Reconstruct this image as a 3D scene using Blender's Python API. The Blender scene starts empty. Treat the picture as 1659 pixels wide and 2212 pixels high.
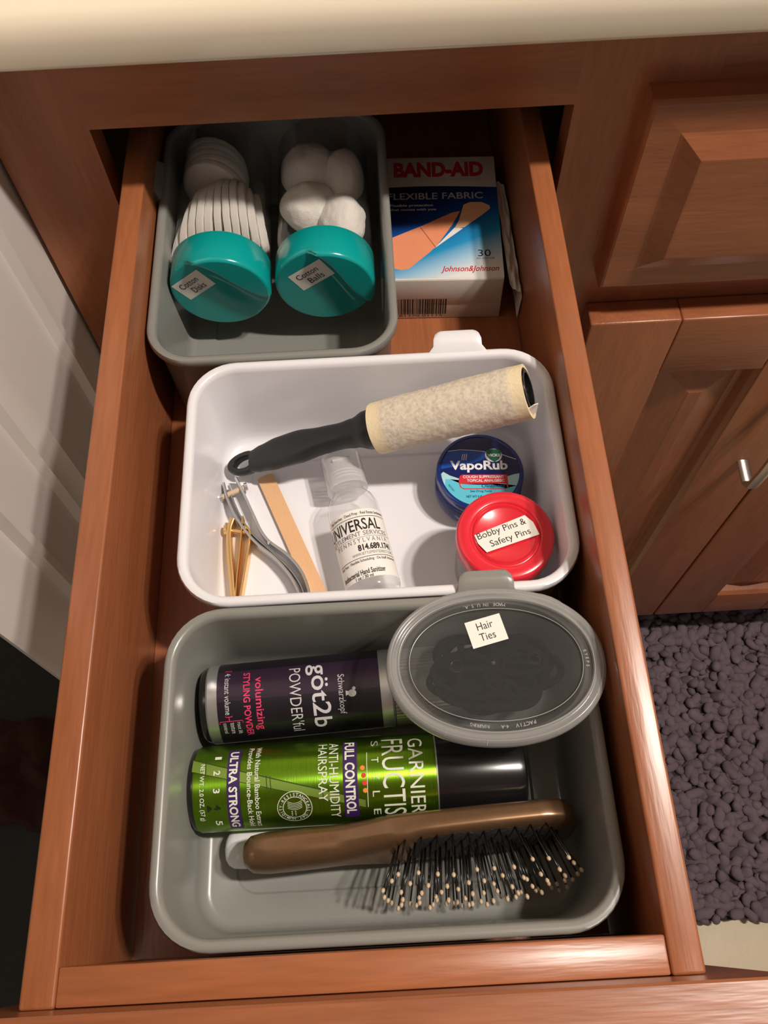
import bpy, bmesh, math, random
from math import sin, cos, pi, radians, sqrt, atan2
from mathutils import Vector, Matrix, noise

C = bpy.context.scene.collection
SC = bpy.context.scene
random.seed(7)

# ------------------------------------------------------------------ camera, world, lights
cam_d = bpy.data.cameras.new('camera'); cam = bpy.data.objects.new('camera', cam_d); C.objects.link(cam)
cam.location = (0, 0, 0.346)
cam.rotation_euler = (radians(26.543), radians(1.272), radians(-2.785))
cam_d.sensor_fit = 'VERTICAL'; cam_d.sensor_height = 24.0; cam_d.sensor_width = 18.0
cam_d.lens = 24.0 * 1825.5 / 2212.0
cam_d.clip_start = 0.01; cam_d.clip_end = 50
SC.camera = cam

world = bpy.data.worlds.new('room_ambient'); SC.world = world; world.use_nodes = True
world.node_tree.nodes['Background'].inputs[0].default_value = (1.0, 0.93, 0.93, 1)
world.node_tree.nodes['Background'].inputs[1].default_value = 0.15

def bulb(name, loc, power, radius, col):
    l = bpy.data.lights.new(name, 'SPOT'); l.energy = power; l.shadow_soft_size = radius; l.color = col
    l.spot_size = radians(140); l.spot_blend = .6
    o = bpy.data.objects.new(name, l); C.objects.link(o); o.location = loc
for x, y in [(0.72, 0.10), (0.88, 0.08)]:          # two recessed lamps in the ceiling
    bulb('ceiling_bulb', (x, y, 1.46), 57.0, 0.040, (1.0, 0.90, 0.80))

SC.view_settings.view_transform = 'Standard'; SC.view_settings.look = 'None'
SC.view_settings.gamma = 1.0; SC.view_settings.use_curve_mapping = False
SC.view_settings.exposure = 0.0
SC.cycles.transparent_max_bounces = 32

# ------------------------------------------------------------------ materials
def srgb(r, g, b):
    f = lambda c: (c/255/12.92) if c/255 <= 0.04045 else ((c/255+0.055)/1.055)**2.4
    return (f(r), f(g), f(b), 1)
def mat(name, col, rough=0.5, metal=0.0, coat=0.0, nscale=0, namp=0.0, bump=0.0, bscale=200, sub=0.0, stretch=(1, 1, 1), spec=0.5):
    m = bpy.data.materials.new(name); m.use_nodes = True; nt = m.node_tree; b = nt.nodes['Principled BSDF']
    b.inputs['Base Color'].default_value = col; b.inputs['Roughness'].default_value = rough
    b.inputs['Metallic'].default_value = metal; b.inputs['Coat Weight'].default_value = coat
    b.inputs['Specular IOR Level'].default_value = spec
    b.inputs['Coat Roughness'].default_value = 0.12
    if sub: b.inputs['Subsurface Weight'].default_value = sub; b.inputs['Subsurface Scale'].default_value = 0.003
    tc = nt.nodes.new('ShaderNodeTexCoord'); mp = nt.nodes.new('ShaderNodeMapping'); mp.inputs['Scale'].default_value = stretch
    nt.links.new(tc.outputs['Object'], mp.inputs['Vector'])
    if nscale == 0: nscale, namp = 60, 0.05
    n = nt.nodes.new('ShaderNodeTexNoise'); n.inputs['Scale'].default_value = nscale; n.inputs['Detail'].default_value = 5
    nt.links.new(mp.outputs[0], n.inputs['Vector'])
    mx = nt.nodes.new('ShaderNodeMix'); mx.data_type = 'RGBA'
    mx.inputs[6].default_value = tuple(c*(1-namp) for c in col[:3])+(1,)
    mx.inputs[7].default_value = tuple(min(1, c*(1+namp)) for c in col[:3])+(1,)
    nt.links.new(n.outputs['Fac'], mx.inputs[0]); nt.links.new(mx.outputs[2], b.inputs['Base Color'])
    if bump:
        n2 = nt.nodes.new('ShaderNodeTexNoise'); n2.inputs['Scale'].default_value = bscale; n2.inputs['Detail'].default_value = 3
        nt.links.new(mp.outputs[0], n2.inputs['Vector'])
        bp = nt.nodes.new('ShaderNodeBump'); bp.inputs['Strength'].default_value = bump; bp.inputs['Distance'].default_value = 0.001
        nt.links.new(n2.outputs['Fac'], bp.inputs['Height']); nt.links.new(bp.outputs[0], b.inputs['Normal'])
    return m
def wood(name, axis, tone=1.0, rough=0.34):
    """stained maple, grain running along one axis"""
    m = bpy.data.materials.new(name); m.use_nodes = True; nt = m.node_tree; b = nt.nodes['Principled BSDF']
    st = [26, 26, 26]; st[axis] = 2.2
    tc = nt.nodes.new('ShaderNodeTexCoord'); mp = nt.nodes.new('ShaderNodeMapping'); mp.inputs['Scale'].default_value = st
    nt.links.new(tc.outputs['Object'], mp.inputs['Vector'])
    n = nt.nodes.new('ShaderNodeTexNoise'); n.inputs['Scale'].default_value = 1.0; n.inputs['Detail'].default_value = 6; n.inputs['Roughness'].default_value = .6
    nt.links.new(mp.outputs[0], n.inputs['Vector'])
    cr = nt.nodes.new('ShaderNodeValToRGB')
    cr.color_ramp.elements[0].position = .28; cr.color_ramp.elements[1].position = .75
    a = (0.27*tone, 0.084*tone, 0.034*tone, 1); c = (0.42*tone, 0.146*tone, 0.057*tone, 1)
    cr.color_ramp.elements[0].color = a; cr.color_ramp.elements[1].color = c
    nt.links.new(n.outputs['Fac'], cr.inputs[0])
    st2 = [420, 420, 420]; st2[axis] = 40
    mp2 = nt.nodes.new('ShaderNodeMapping'); mp2.inputs['Scale'].default_value = st2
    nt.links.new(tc.outputs['Object'], mp2.inputs['Vector'])
    n2 = nt.nodes.new('ShaderNodeTexNoise'); n2.inputs['Scale'].default_value = 1.0; n2.inputs['Detail'].default_value = 2
    nt.links.new(mp2.outputs[0], n2.inputs['Vector'])
    mx = nt.nodes.new('ShaderNodeMix'); mx.data_type = 'RGBA'; mx.blend_type = 'MULTIPLY'; mx.inputs[0].default_value = .35
    nt.links.new(cr.outputs[0], mx.inputs[6]); nt.links.new(n2.outputs['Fac'], mx.inputs[7])
    hs = nt.nodes.new('ShaderNodeHueSaturation'); hs.inputs['Value'].default_value = 1.18
    nt.links.new(mx.outputs[2], hs.inputs['Color'])
    nt.links.new(hs.outputs[0], b.inputs['Base Color'])
    b.inputs['Roughness'].default_value = rough; b.inputs['Coat Weight'].default_value = .15; b.inputs['Coat Roughness'].default_value = .25
    bp = nt.nodes.new('ShaderNodeBump'); bp.inputs['Strength'].default_value = .25; bp.inputs['Distance'].default_value = .0006
    nt.links.new(n2.outputs['Fac'], bp.inputs['Height']); nt.links.new(bp.outputs[0], b.inputs['Normal'])
    return m
def clear(name, tint=(1, 1, 1, 1), haze=0.05, hazecol=(.8, .8, .8, 1), rough=0.08, gloss=1.0):
    """thin clear or milky plastic: lets light through, a little haze, glossy by angle"""
    m = bpy.data.materials.new(name); m.use_nodes = True; nt = m.node_tree; nt.nodes.remove(nt.nodes['Principled BSDF'])
    out = nt.nodes['Material Output']
    tr = nt.nodes.new('ShaderNodeBsdfTransparent'); tr.inputs[0].default_value = tint
    df = nt.nodes.new('ShaderNodeBsdfDiffuse'); df.inputs[0].default_value = hazecol
    tl = nt.nodes.new('ShaderNodeBsdfTranslucent'); tl.inputs[0].default_value = hazecol
    hz = nt.nodes.new('ShaderNodeMixShader'); hz.inputs[0].default_value = .35
    nt.links.new(df.outputs[0], hz.inputs[1]); nt.links.new(tl.outputs[0], hz.inputs[2])
    m1 = nt.nodes.new('ShaderNodeMixShader'); m1.inputs[0].default_value = haze
    nt.links.new(tr.outputs[0], m1.inputs[1]); nt.links.new(hz.outputs[0], m1.inputs[2])
    gl = nt.nodes.new('ShaderNodeBsdfGlossy'); gl.inputs['Roughness'].default_value = rough
    fr = nt.nodes.new('ShaderNodeFresnel'); fr.inputs['IOR'].default_value = 1.45
    mu = nt.nodes.new('ShaderNodeMath'); mu.operation = 'MULTIPLY'; mu.inputs[1].default_value = gloss
    ge = nt.nodes.new('ShaderNodeNewGeometry'); iv = nt.nodes.new('ShaderNodeMath'); iv.operation = 'SUBTRACT'; iv.inputs[0].default_value = 1.0
    nt.links.new(ge.outputs['Backfacing'], iv.inputs[1]); mv = nt.nodes.new('ShaderNodeMath'); mv.operation = 'MULTIPLY'
    nt.links.new(fr.outputs[0], mv.inputs[0]); nt.links.new(iv.outputs[0], mv.inputs[1]); nt.links.new(mv.outputs[0], mu.inputs[0])
    m2 = nt.nodes.new('ShaderNodeMixShader'); nt.links.new(mu.outputs[0], m2.inputs[0])
    nt.links.new(m1.outputs[0], m2.inputs[1]); nt.links.new(gl.outputs[0], m2.inputs[2])
    nt.links.new(m2.outputs[0], out.inputs[0])
    return m

W_X = wood('cherry_stained_wood_grain_x', 0); W_Y = wood('cherry_stained_wood_grain_y', 1); W_Z = wood('cherry_stained_wood_grain_z', 2)
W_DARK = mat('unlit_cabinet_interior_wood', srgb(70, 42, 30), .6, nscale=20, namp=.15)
M_COUNTER = mat('cream_cultured_marble', srgb(232, 219, 196), .22, coat=.3, nscale=8, namp=.03)
M_WALLW = mat('white_satin_paint', srgb(220, 215, 212), .35, nscale=30, namp=.02)
M_WALLB = mat('cream_wall_paint', srgb(225, 210, 185), .7, nscale=30, namp=.03)
M_FLOOR = mat('beige_vinyl_floor', srgb(214, 196, 164), .45, nscale=38, namp=.10, bump=.2, bscale=160)
M_RUG = mat('plum_grey_chenille', srgb(112, 96, 104), .95, nscale=35, namp=.35, bump=.35, bscale=500)
M_RUGB = mat('plum_grey_rug_backing', srgb(52, 44, 50), .95)
M_MAT2 = mat('charcoal_mat_fabric', srgb(70, 68, 62), .9, nscale=120, namp=.2, bump=.5, bscale=700)
M_BROWN = mat('dark_rust_cloth', srgb(74, 40, 26), .9, nscale=80, namp=.4, bump=.6, bscale=500)
M_NICKEL = mat('brushed_nickel', srgb(200, 195, 188), .28, metal=1.0)
M_GREY = mat('grey_plastic', srgb(136, 136, 131), .30, coat=.15, nscale=30, namp=.02)
M_WHITEP = mat('white_plastic', srgb(232, 231, 236), .30, coat=.15, nscale=30, namp=.01)
M_TEAL = mat('teal_plastic', srgb(10, 160, 158), .20, coat=.4)
M_COTTON = mat('cotton_fibre', srgb(238, 232, 224), 1.0, nscale=150, namp=.03, bump=.5, bscale=1800, sub=.3, spec=.05)
M_STICK = mat('white_sticker_paper', srgb(238, 234, 226), .6)
M_INK = mat('black_ink', srgb(28, 27, 28), .5)
M_RED = mat('red_lid_plastic', srgb(226, 40, 58), .25, coat=.4)
M_CARD = mat('white_carton_board', srgb(228, 222, 216), .38, coat=.15)
M_BLACKP = mat('black_plastic', srgb(22, 22, 24), .22, coat=.3)
M_BLACKR = mat('black_rubbery_plastic', srgb(26, 29, 31), .42, bump=.15, bscale=900)
M_TAPE = mat('cream_adhesive_paper', srgb(236, 218, 180), .6)
M_CHROME = mat('polished_chrome', srgb(215, 217, 220), .30, metal=1.0)
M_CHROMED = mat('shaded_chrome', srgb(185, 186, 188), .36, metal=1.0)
M_GOLD = mat('gold_plating', srgb(250, 206, 142), .32, metal=1.0)
M_SILVER = mat('satin_aluminium', srgb(205, 205, 205), .32, metal=.85)
M_BRONZE = mat('bronze_metallic_lacquer', srgb(134, 103, 76), .33, metal=.75, coat=.3, nscale=400, namp=.12)
M_CUSH = mat('black_rubber_cushion', srgb(30, 28, 28), .5, nscale=400, namp=.3, bump=.6, bscale=600)
M_BRIS = mat('black_nylon', srgb(18, 17, 17), .25)
M_TIP = mat('tan_nylon_tips', srgb(205, 180, 150), .4)
M_EMERY = mat('tan_emery_paper', srgb(222, 176, 132), .85, nscale=900, namp=.12, bump=.2, bscale=2500)

# ------------------------------------------------------------------ mesh helpers
def link(name, me, parent=None, matx=None):
    o = bpy.data.objects.new(name, me); C.objects.link(o)
    if parent is not None: o.parent = parent
    if matx is not None: o.matrix_local = matx
    return o
def mesh(name, vs, fs, m, parent=None, smooth=True, angle=35, matx=None, midx=None):
    me = bpy.data.meshes.new(name); me.from_pydata([tuple(v) for v in vs], [], fs)
    for mm in (m if isinstance(m, (list, tuple)) else [m]): me.materials.append(mm)
    if midx: 
        for p, i in zip(me.polygons, midx): p.material_index = i
    bm = bmesh.new(); bm.from_mesh(me); bmesh.ops.recalc_face_normals(bm, faces=bm.faces); bm.to_mesh(me); bm.free()
    if smooth:
        me.polygons.foreach_set('use_smooth', [True]*len(me.polygons)); me.set_sharp_from_angle(angle=radians(angle))
    me.update(); return link(name, me, parent, matx)
def from_bm(name, bm, m, parent=None, smooth=True, angle=35, matx=None):
    me = bpy.data.meshes.new(name); bm.to_mesh(me); bm.free()
    for mm in (m if isinstance(m, (list, tuple)) else [m]): me.materials.append(mm)
    if smooth:
        me.polygons.foreach_set('use_smooth', [True]*len(me.polygons)); me.set_sharp_from_angle(angle=radians(angle))
    return link(name, me, parent, matx)
def box(name, a, b, m, parent=None, bevel=0.001, seg=2, matx=None):
    bm = bmesh.new(); bmesh.ops.create_cube(bm, size=1)
    c = [(a[i]+b[i])/2 for i in range(3)]; s = [abs(b[i]-a[i]) for i in range(3)]
    for v in bm.verts: v.co = Vector((c[i]+v.co[i]*s[i] for i in range(3)))
    if bevel: bmesh.ops.bevel(bm, geom=bm.edges[:], offset=bevel, segments=seg, affect='EDGES', profile=.5)
    return from_bm(name, bm, m, parent, matx=matx)
def loft(rings, closed=True, cap0=True, cap1=True):
    n = len(rings[0]); vs = [v for r in rings for v in r]; fs = []
    for k in range(len(rings)-1):
        for i in range(n if closed else n-1):
            j = (i+1) % n; fs.append((k*n+i, k*n+j, (k+1)*n+j, (k+1)*n+i))
    if cap0: fs.append(tuple(range(n))[::-1])
    if cap1: fs.append(tuple(range((len(rings)-1)*n, len(rings)*n)))
    return vs, fs
def lathe(prof, seg=64, axis='Z'):
    rings = []
    for r, z in prof:
        ring = []
        for i in range(seg):
            a = 2*pi*i/seg; x, y = max(r, 1e-5)*cos(a), max(r, 1e-5)*sin(a)
            ring.append((x, y, z) if axis == 'Z' else (x, z, -y))
        rings.append(ring)
    return loft(rings)
def rrect(hx, hy, r, z, seg=8, cx=0, cy=0):
    pts = []
    for (sx, sy, a0) in ((1, 1, 0), (-1, 1, 90), (-1, -1, 180), (1, -1, 270)):
        for k in range(seg+1):
            a = radians(a0+90*k/seg); pts.append((cx+sx*(hx-r)+r*cos(a), cy+sy*(hy-r)+r*sin(a), z))
    return pts
def tube(name, pts, rad, m, parent=None, seg=8, matx=None, close=False):
    P = [Vector(p) for p in pts]; n = len(P); rings = []
    for i, p in enumerate(P):
        if close: t = (P[(i+1) % n]-P[i-1]).normalized()
        else: t = (P[min(i+1, n-1)]-P[max(i-1, 0)]).normalized()
        up = Vector((0, 0, 1)) if abs(t.z) < .9 else Vector((1, 0, 0))
        u = t.cross(up).normalized(); w = u.cross(t)
        r = rad[i] if isinstance(rad, (list, tuple)) else rad
        rings.append([p+u*r*cos(2*pi*k/seg)+w*r*sin(2*pi*k/seg) for k in range(seg)])
    if close: rings.append(rings[0]); vs, fs = loft(rings, True, False, False)
    else: vs, fs = loft(rings)
    return mesh(name, vs, fs, m, parent, matx=matx, angle=60)
def smooth_path(pts, n=6):
    P = [Vector(p) for p in pts]; out = []
    for i in range(len(P)-1):
        p0, p1, p2, p3 = P[max(i-1, 0)], P[i], P[i+1], P[min(i+2, len(P)-1)]
        for k in range(n):
            t = k/n
            out.append(.5*((2*p1)+(p2-p0)*t+(2*p0-5*p1+4*p2-p3)*t*t+(3*p1-p0-3*p2+p3)*t**3))
    out.append(P[-1]); return out
def thing(name, label, cat, loc=(0, 0, 0), rot=None, group=None, matx=None):
    o = bpy.data.objects.new(name, None); C.objects.link(o); o.empty_display_size = .01
    if matx is not None: o.matrix_world = matx
    else:
        o.location = loc
        if rot is not None: o.rotation_euler = rot
    return tag(o, label, cat, group)
def tag(o, label, cat, group=None, kind=None):
    o['label'] = label; o['category'] = cat
    if group: o['group'] = group
    if kind: o['kind'] = kind
    return o
def part(name, parent, label=None):
    o = bpy.data.objects.new(name, None); C.objects.link(o); o.parent = parent; o.empty_display_size = .01
    if label: o['label'] = label
    return o
def frame(origin, xdir, ydir):
    """matrix from an origin, local x and (roughly) local y"""
    x = Vector(xdir).normalized(); z = x.cross(Vector(ydir)).normalized(); y = z.cross(x)
    m = Matrix.Identity(4)
    for i in range(3): m[i][0], m[i][1], m[i][2], m[i][3] = x[i], y[i], z[i], origin[i]
    return m

# printed marks: flat lettering and shapes laid on a surface by a mapping function
def text_polys(s, bold=0.0, shear=0.0, sp=1.0):
    cu = bpy.data.curves.new('t', 'FONT'); cu.body = s; cu.size = 1; cu.resolution_u = 3; cu.offset = bold; cu.shear = shear; cu.space_character = sp
    o = bpy.data.objects.new('t', cu); me = bpy.data.meshes.new_from_object(o)
    vs = [Vector((v.co.x, v.co.y)) for v in me.vertices]; fs = [tuple(p.vertices) for p in me.polygons]
    bpy.data.objects.remove(o); bpy.data.curves.remove(cu); bpy.data.meshes.remove(me)
    return vs, fs
class Print:
    def __init__(self): self.vs, self.fs = [], []
    def add(self, vs, fs):
        k = len(self.vs); self.vs += vs; self.fs += [tuple(i+k for i in f) for f in fs]; return self
    def text(self, s, x0, y0, x1, y1, rot=0, bold=0.0, shear=0.0, sp=1.0):
        vs, fs = text_polys(s, bold, shear, sp)
        ax, bx = min(v.x for v in vs), max(v.x for v in vs); ay, by = min(v.y for v in vs), max(v.y for v in vs)
        cx, cy = (x0+x1)/2, (y0+y1)/2; c, sn = cos(radians(rot)), sin(radians(rot)); out = []
        for v in vs:
            u = (v.x-(ax+bx)/2)/(bx-ax)*(x1-x0); w = (v.y-(ay+by)/2)/(by-ay)*(y1-y0)
            out.append(Vector((cx+u*c-w*sn, cy+u*sn+w*c)))
        return self.add(out, fs)
    def poly(self, pts): return self.add([Vector(p) for p in pts], [tuple(range(len(pts)))])
    def rect(self, x0, y0, x1, y1): return self.poly([(x0, y0), (x1, y0), (x1, y1), (x0, y1)])
    def line(self, pts, w):
        P = [Vector(p) for p in pts]; L, R = [], []
        for i, p in enumerate(P):
            t = (P[min(i+1, len(P)-1)]-P[max(i-1, 0)]).normalized(); n = Vector((-t.y, t.x))*w/2; L.append(p+n); R.append(p-n)
        k = len(P); return self.add(L+R, [(i, i+1, k+i+1, k+i) for i in range(k-1)])
    def disc(self, cx, cy, r, ry=None, n=28): return self.poly([(cx+r*cos(2*pi*i/n), cy+(ry or r)*sin(2*pi*i/n)) for i in range(n)])
    def ring(self, cx, cy, r, w, n=40, a0=0, a1=360):
        return self.line([(cx+r*cos(radians(a0+(a1-a0)*i/n)), cy+r*sin(radians(a0+(a1-a0)*i/n))) for i in range(n+1)], w)
    def build(self, name, m, parent, mapf, step=None, matx=None, label=None):
        K = 1000.0; bm = bmesh.new(); bv = [bm.verts.new((v.x*K, v.y*K, 0)) for v in self.vs]
        for f in self.fs:
            try: bm.faces.new([bv[i] for i in f])
            except ValueError: pass
        bmesh.ops.triangulate(bm, faces=[f for f in bm.faces if len(f.verts) > 4])
        if step:
            step *= K; xs = [v.co.x for v in bm.verts]; x = math.floor(min(xs)/step)*step+step
            while x < max(xs):
                bmesh.ops.bisect_plane(bm, geom=bm.verts[:]+bm.edges[:]+bm.faces[:], plane_co=(x, 0, 0), plane_no=(1, 0, 0)); x += step
        for f in bm.faces:
            f.normal_update()
            if f.normal.z < 0: f.normal_flip()
        for v in bm.verts: v.co = Vector(mapf(v.co.x/K, v.co.y/K))
        o = from_bm(name, bm, m, parent, smooth=bool(step), matx=matx)
        if label: o['label'] = label
        return o
def flat(z): return lambda x, y: (x, y, z)
def wrap(R): return lambda x, y: (R*sin(x/R), y, R*cos(x/R))      # cylinder whose axis is local y, top at local +z

# ------------------------------------------------------------------ the setting
box('floor', (-1.6, -1.2, -.93), (1.6, 1.0, -.90), M_FLOOR, bevel=0)['kind'] = 'structure'
box('wall_back', (-1.4, .96, -.9), (1.6, 1.0, 1.5), M_WALLB, bevel=0)['kind'] = 'structure'
box('ceiling', (-1.6, -1.2, 1.5), (1.6, 1.0, 1.53), M_WALLB, bevel=0)['kind'] = 'structure'
# white painted panelling left of the cabinet: profile in plan, run up the full height
prof = [(-.222, .96), (-.2065, .96), (-.2065, .362), (-.1985, .3595), (-.1980, .352), (-.2035, .349), (-.2035, .290), (-.2120, .284), (-.2165, .270), (-.2060, .2655), (-.1995, .262),
        (-.2050, .2585), (-.2050, .214), (-.1985, .2125), (-.1985, .2065), (-.2050, .204), (-.2050, .158), (-.2075, .154), (-.2095, .154), (-.222, .172)]
vs = [(x, y, z) for z in (-.9, 1.5) for x, y in prof]; n = len(prof)
fs = [(i, (i+1) % n, n+(i+1) % n, n+i) for i in range(n)]+[tuple(range(n)), tuple(range(n, 2*n))]
mesh('wall_left', vs, fs, M_WALLW, angle=50)['kind'] = 'structure'

# ------------------------------------------------------------------ vanity cabinet
FY, DY = .400, .381          # face frame plane, door front plane
OX0, OX1 = -.1485, .1165     # drawer opening
cab = thing('vanity_cabinet', 'cherry stained wooden bathroom vanity cabinet under the cream countertop, its top drawer pulled open', 'cabinet', (0, .40, -.80))
cm = Matrix.Translation((0, -.40, .80))
def cbox(name, a, b, m, par=cab, bevel=0): 
    return box(name, a, b, m, par, bevel, 1, matx=(cm if par is cab else None))
cbox('rail', (OX0, FY, .0305), (OX1, FY+.019, .0857), W_X)
cbox('stile', (-.2035, FY, -.80), (OX0, FY+.019, .0857), W_Z)
cbox('stile', (OX1, FY, -.80), (.1915, FY+.019, .0857), W_Z)
cbox('rail', (.1915, FY, .0300), (.75, FY+.019, .0857), W_X)
cbox('rail', (.1915, FY, -.14), (.75, FY+.019, -.09), W_X)
cbox('rail', (OX0, FY, -.16), (OX1, FY+.019, -.115), W_X)
cbox('rail', (OX0, FY, -.80), (OX1, FY+.019, -.76), W_X)
cbox('rail', (.1915, FY, -.80), (.75, FY+.019, -.76), W_X)
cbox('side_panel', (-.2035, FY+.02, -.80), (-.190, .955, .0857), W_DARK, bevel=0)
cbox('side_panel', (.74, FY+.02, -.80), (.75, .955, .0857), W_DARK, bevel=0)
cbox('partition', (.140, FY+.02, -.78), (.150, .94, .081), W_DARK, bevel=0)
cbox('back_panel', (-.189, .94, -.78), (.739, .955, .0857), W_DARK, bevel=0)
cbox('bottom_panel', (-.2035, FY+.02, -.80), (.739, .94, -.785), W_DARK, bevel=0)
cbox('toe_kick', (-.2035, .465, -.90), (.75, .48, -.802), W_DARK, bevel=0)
def rects(name, seq, m, par, matx=None):
    """stack of rectangles (x0,z0,x1,z1,y) lofted front to back"""
    rings = [[(x0, y, z0), (x1, y, z0), (x1, y, z1), (x0, y, z1)] for x0, z0, x1, z1, y in seq]
    vs, fs = loft(rings); return mesh(name, vs, fs, m, par, smooth=False, matx=matx)
# fixed drawer front to the right of the opening
X0, X1, Z0, Z1 = .1545, .366, -.1025, .0415
ff = part('false_drawer_front', cab, 'fixed raised panel drawer front right of the open drawer'); ff.matrix_local = cm
def ins(d, y): return (X0+d, Z0+d, X1-d, Z1-d, y)
rects('raised_panel', [ins(0, FY), ins(0, .3865), ins(.0008, .3852), ins(.0022, .3845), ins(.0195, .3835), ins(.0215, .3828), ins(.0335, .3770), ins(.0345, .3769)], W_X, ff)
def cab_door(x0, x1, hand):
    d = part('door', cab); d.matrix_local = cm
    z0, z1, w = -.775, -.1335, .0655
    cb = lambda n, a, b, m: box(n, a, b, m, d, .0016, 3)
    cb('stile', (x0, DY-.002, z0), (x0+w, FY-.0005, z1), W_Z); cb('stile', (x1-w, DY-.002, z0), (x1, FY-.0005, z1), W_Z)
    cb('rail', (x0+w, DY-.002, z1-w), (x1-w, FY-.0005, z1), W_X); cb('rail', (x0+w, DY-.002, z0), (x1-w, FY-.0005, z0+w), W_X)
    a, b, c, e = x0+w, x1-w, z0+w, z1-w
    f = lambda q, y: (a+q, c+q, b-q, e-q, y)
    rects('raised_panel', [f(-.003, .396), f(-.003, .3800), f(0, .3800), f(.003, .3835), f(.006, .3910), f(.011, .3910), f(.034, .3845), f(.035, .3840)], W_Z, d)
    if hand:
        hx = hand
        pts = [(hx, DY-.002, -.345), (hx, DY-.024, -.347), (hx, DY-.031, -.341), (hx, DY-.033, -.31), (hx, DY-.033, -.25), (hx, DY-.031, -.225), (hx, DY-.024, -.219), (hx, DY-.002, -.221)]
        P = [Vector(p) for p in pts]; rings = []
        for i, p in enumerate(P):
            t = (P[min(i+1, 7)]-P[max(i-1, 0)]).normalized(); u = Vector((1, 0, 0)); v2 = t.cross(u).normalized()
            rings.append([p+u*a_*.0052+v2*b_*.0026 for a_, b_ in ((-1, -.6), (-.6, -1), (.6, -1), (1, -.6), (1, .6), (.6, 1), (-.6, 1), (-1, .6))])
        vs, fs = loft(rings); mesh('handle', vs, fs, M_NICKEL, d)['label'] = 'brushed nickel bar handle'
    return d
cab_door(.1545, .3665, .338)
cab_door(.3695, .5815, None)

# the open drawer (part of the cabinet), in world coordinates
dr = part('drawer', cab, 'pulled out wooden drawer holding three plastic bins'); dr.matrix_local = cm
LI, LO, RI, RO = -.1265, -.1395, .0945, .1070
ZB = -.092
box('side_panel', (LO, -.0180, -.104), (LI, .56, 0), W_Y, dr, .0012, 3)
box('side_panel', (RI, -.0180, -.104), (RO, .56, 0), W_Y, dr, .0012, 3)
box('front_rail', (LI+.0001, -.0178, -.104), (RI-.0001, -.0046, -.0004), W_X, dr, .0008, 2)
box('back_panel', (LI+.0001, .547, -.104), (RI-.0001, .56, -.006), W_X, dr, .0008, 2)
box('bottom_panel', (LI+.0002, -.0045, ZB-.006), (RI-.0002, .5468, ZB), W_Y, dr, 0)
# drawer front with raised edge
X0, X1, Z0, Z1 = -.1610, .1290, -.118, .0300
def inf(d, y): return (X0+d, Z0+d, X1-d, Z1-d, y)
rects('drawer_front', [inf(0.0008, -.0181), inf(0, -.019), inf(0, -.0315), inf(.0008, -.033), inf(.002, -.0336), inf(.018, -.0345), inf(.030, -.040)], W_X, dr)
# ------------------------------------------------------------------ countertop
def counter():
    pr = [(.3725, .0862), (.3720, .0880), (.3720, .0985), (.3730, .1045), (.3765, .1095), (.3820, .1120), (.394, .1127), (.96, .1127), (.96, .0857), (.3740, .0857)]
    vs = [(x, y, z) for x in (-.2055, .80) for y, z in pr]; n = len(pr)
    fs = [(i, (i+1) % n, n+(i+1) % n, n+i) for i in range(n)]+[tuple(range(n)), tuple(range(n, 2*n))]
    tag(mesh('countertop', vs, fs, M_COUNTER, angle=60), 'cream cultured marble vanity countertop with a rounded front edge', 'countertop')
counter()

# ------------------------------------------------------------------ rugs
def pile(name, x0, x1, y0, y1, z, step, m, parent):
    """chenille noodles lying every way, joined (nobody could count them)"""
    prof = [(.0, -1.25), (.55, -1.15), (.95, -.8), (1.0, 0), (.95, .8), (.55, 1.15), (.0, 1.25)]
    tv, tf = lathe(prof, 9, 'X0' if False else 'Z'); vs, fs = [], []; y = y0; r = 0
    tv = [Vector((z_, x_, y_)) for x_, y_, z_ in tv]
    while y < y1:
        x = x0+(step/2 if r % 2 else 0)
        while x < x1:
            k = len(vs); q = Matrix.Rotation(random.uniform(0, 2*pi), 3, 'Z') @ Matrix.Rotation(random.uniform(-1.2, .5), 3, 'Y')
            s_ = random.uniform(.0058, .0085); l = random.uniform(1.1, 1.75); bend = random.uniform(-.35, .35)
            c = Vector((x+random.uniform(-.5, .5)*step, y+random.uniform(-.5, .5)*step, z+random.uniform(-.006, .006)))
            vs += [q @ Vector((v.x*s_*l, (v.y+bend*v.x*v.x)*s_, v.z*s_*.8))+c for v in tv]; fs += [tuple(i+k for i in f) for f in tf]; x += step
        y += step*.87; r += 1
    o = mesh(name, vs, fs, m, parent, angle=180); o['kind'] = 'stuff'; return o
rug = thing('bath_rug', 'plum grey shaggy chenille bath rug on the beige floor', 'rug', (.45, .2, -.90))
rm = Matrix.Translation((-.45, -.2, .90))
o = box('backing', (.22, -.004, -.899), (.70, .46, -.880), M_RUGB, rug, .003); o.matrix_local = rm
o = pile('pile', .235, .66, .002, .455, -.878, .0105, M_RUG, rug); o.matrix_local = rm
mat2 = thing('floor_mat', 'dark charcoal mat on the floor left of the drawer', 'mat', (-.45, .0, -.90))
rm2 = Matrix.Translation((.45, 0, .90))
o = box('pad', (-.95, -.35, -.899), (-.20, .60, -.888), M_MAT2, mat2, .004); o.matrix_local = rm2
bm = bmesh.new(); bmesh.ops.create_grid(bm, x_segments=40, y_segments=30, size=1)
for v in bm.verts:
    x, y = v.co.x, v.co.y; rr = min(1, sqrt(x*x+y*y)); h = (1-rr*rr)*.05*(0.6+noise.noise(Vector((x*2.3, y*2.3, .3)))*.9)
    v.co = Vector((-.52+x*.10+noise.noise(Vector((x*2, y*2, 5)))*.03, .235+y*.075+noise.noise(Vector((x*2, y*2, 9)))*.03, -.887+max(0, h)+.003*noise.noise(Vector((x*9, y*9, 2)))))
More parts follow.
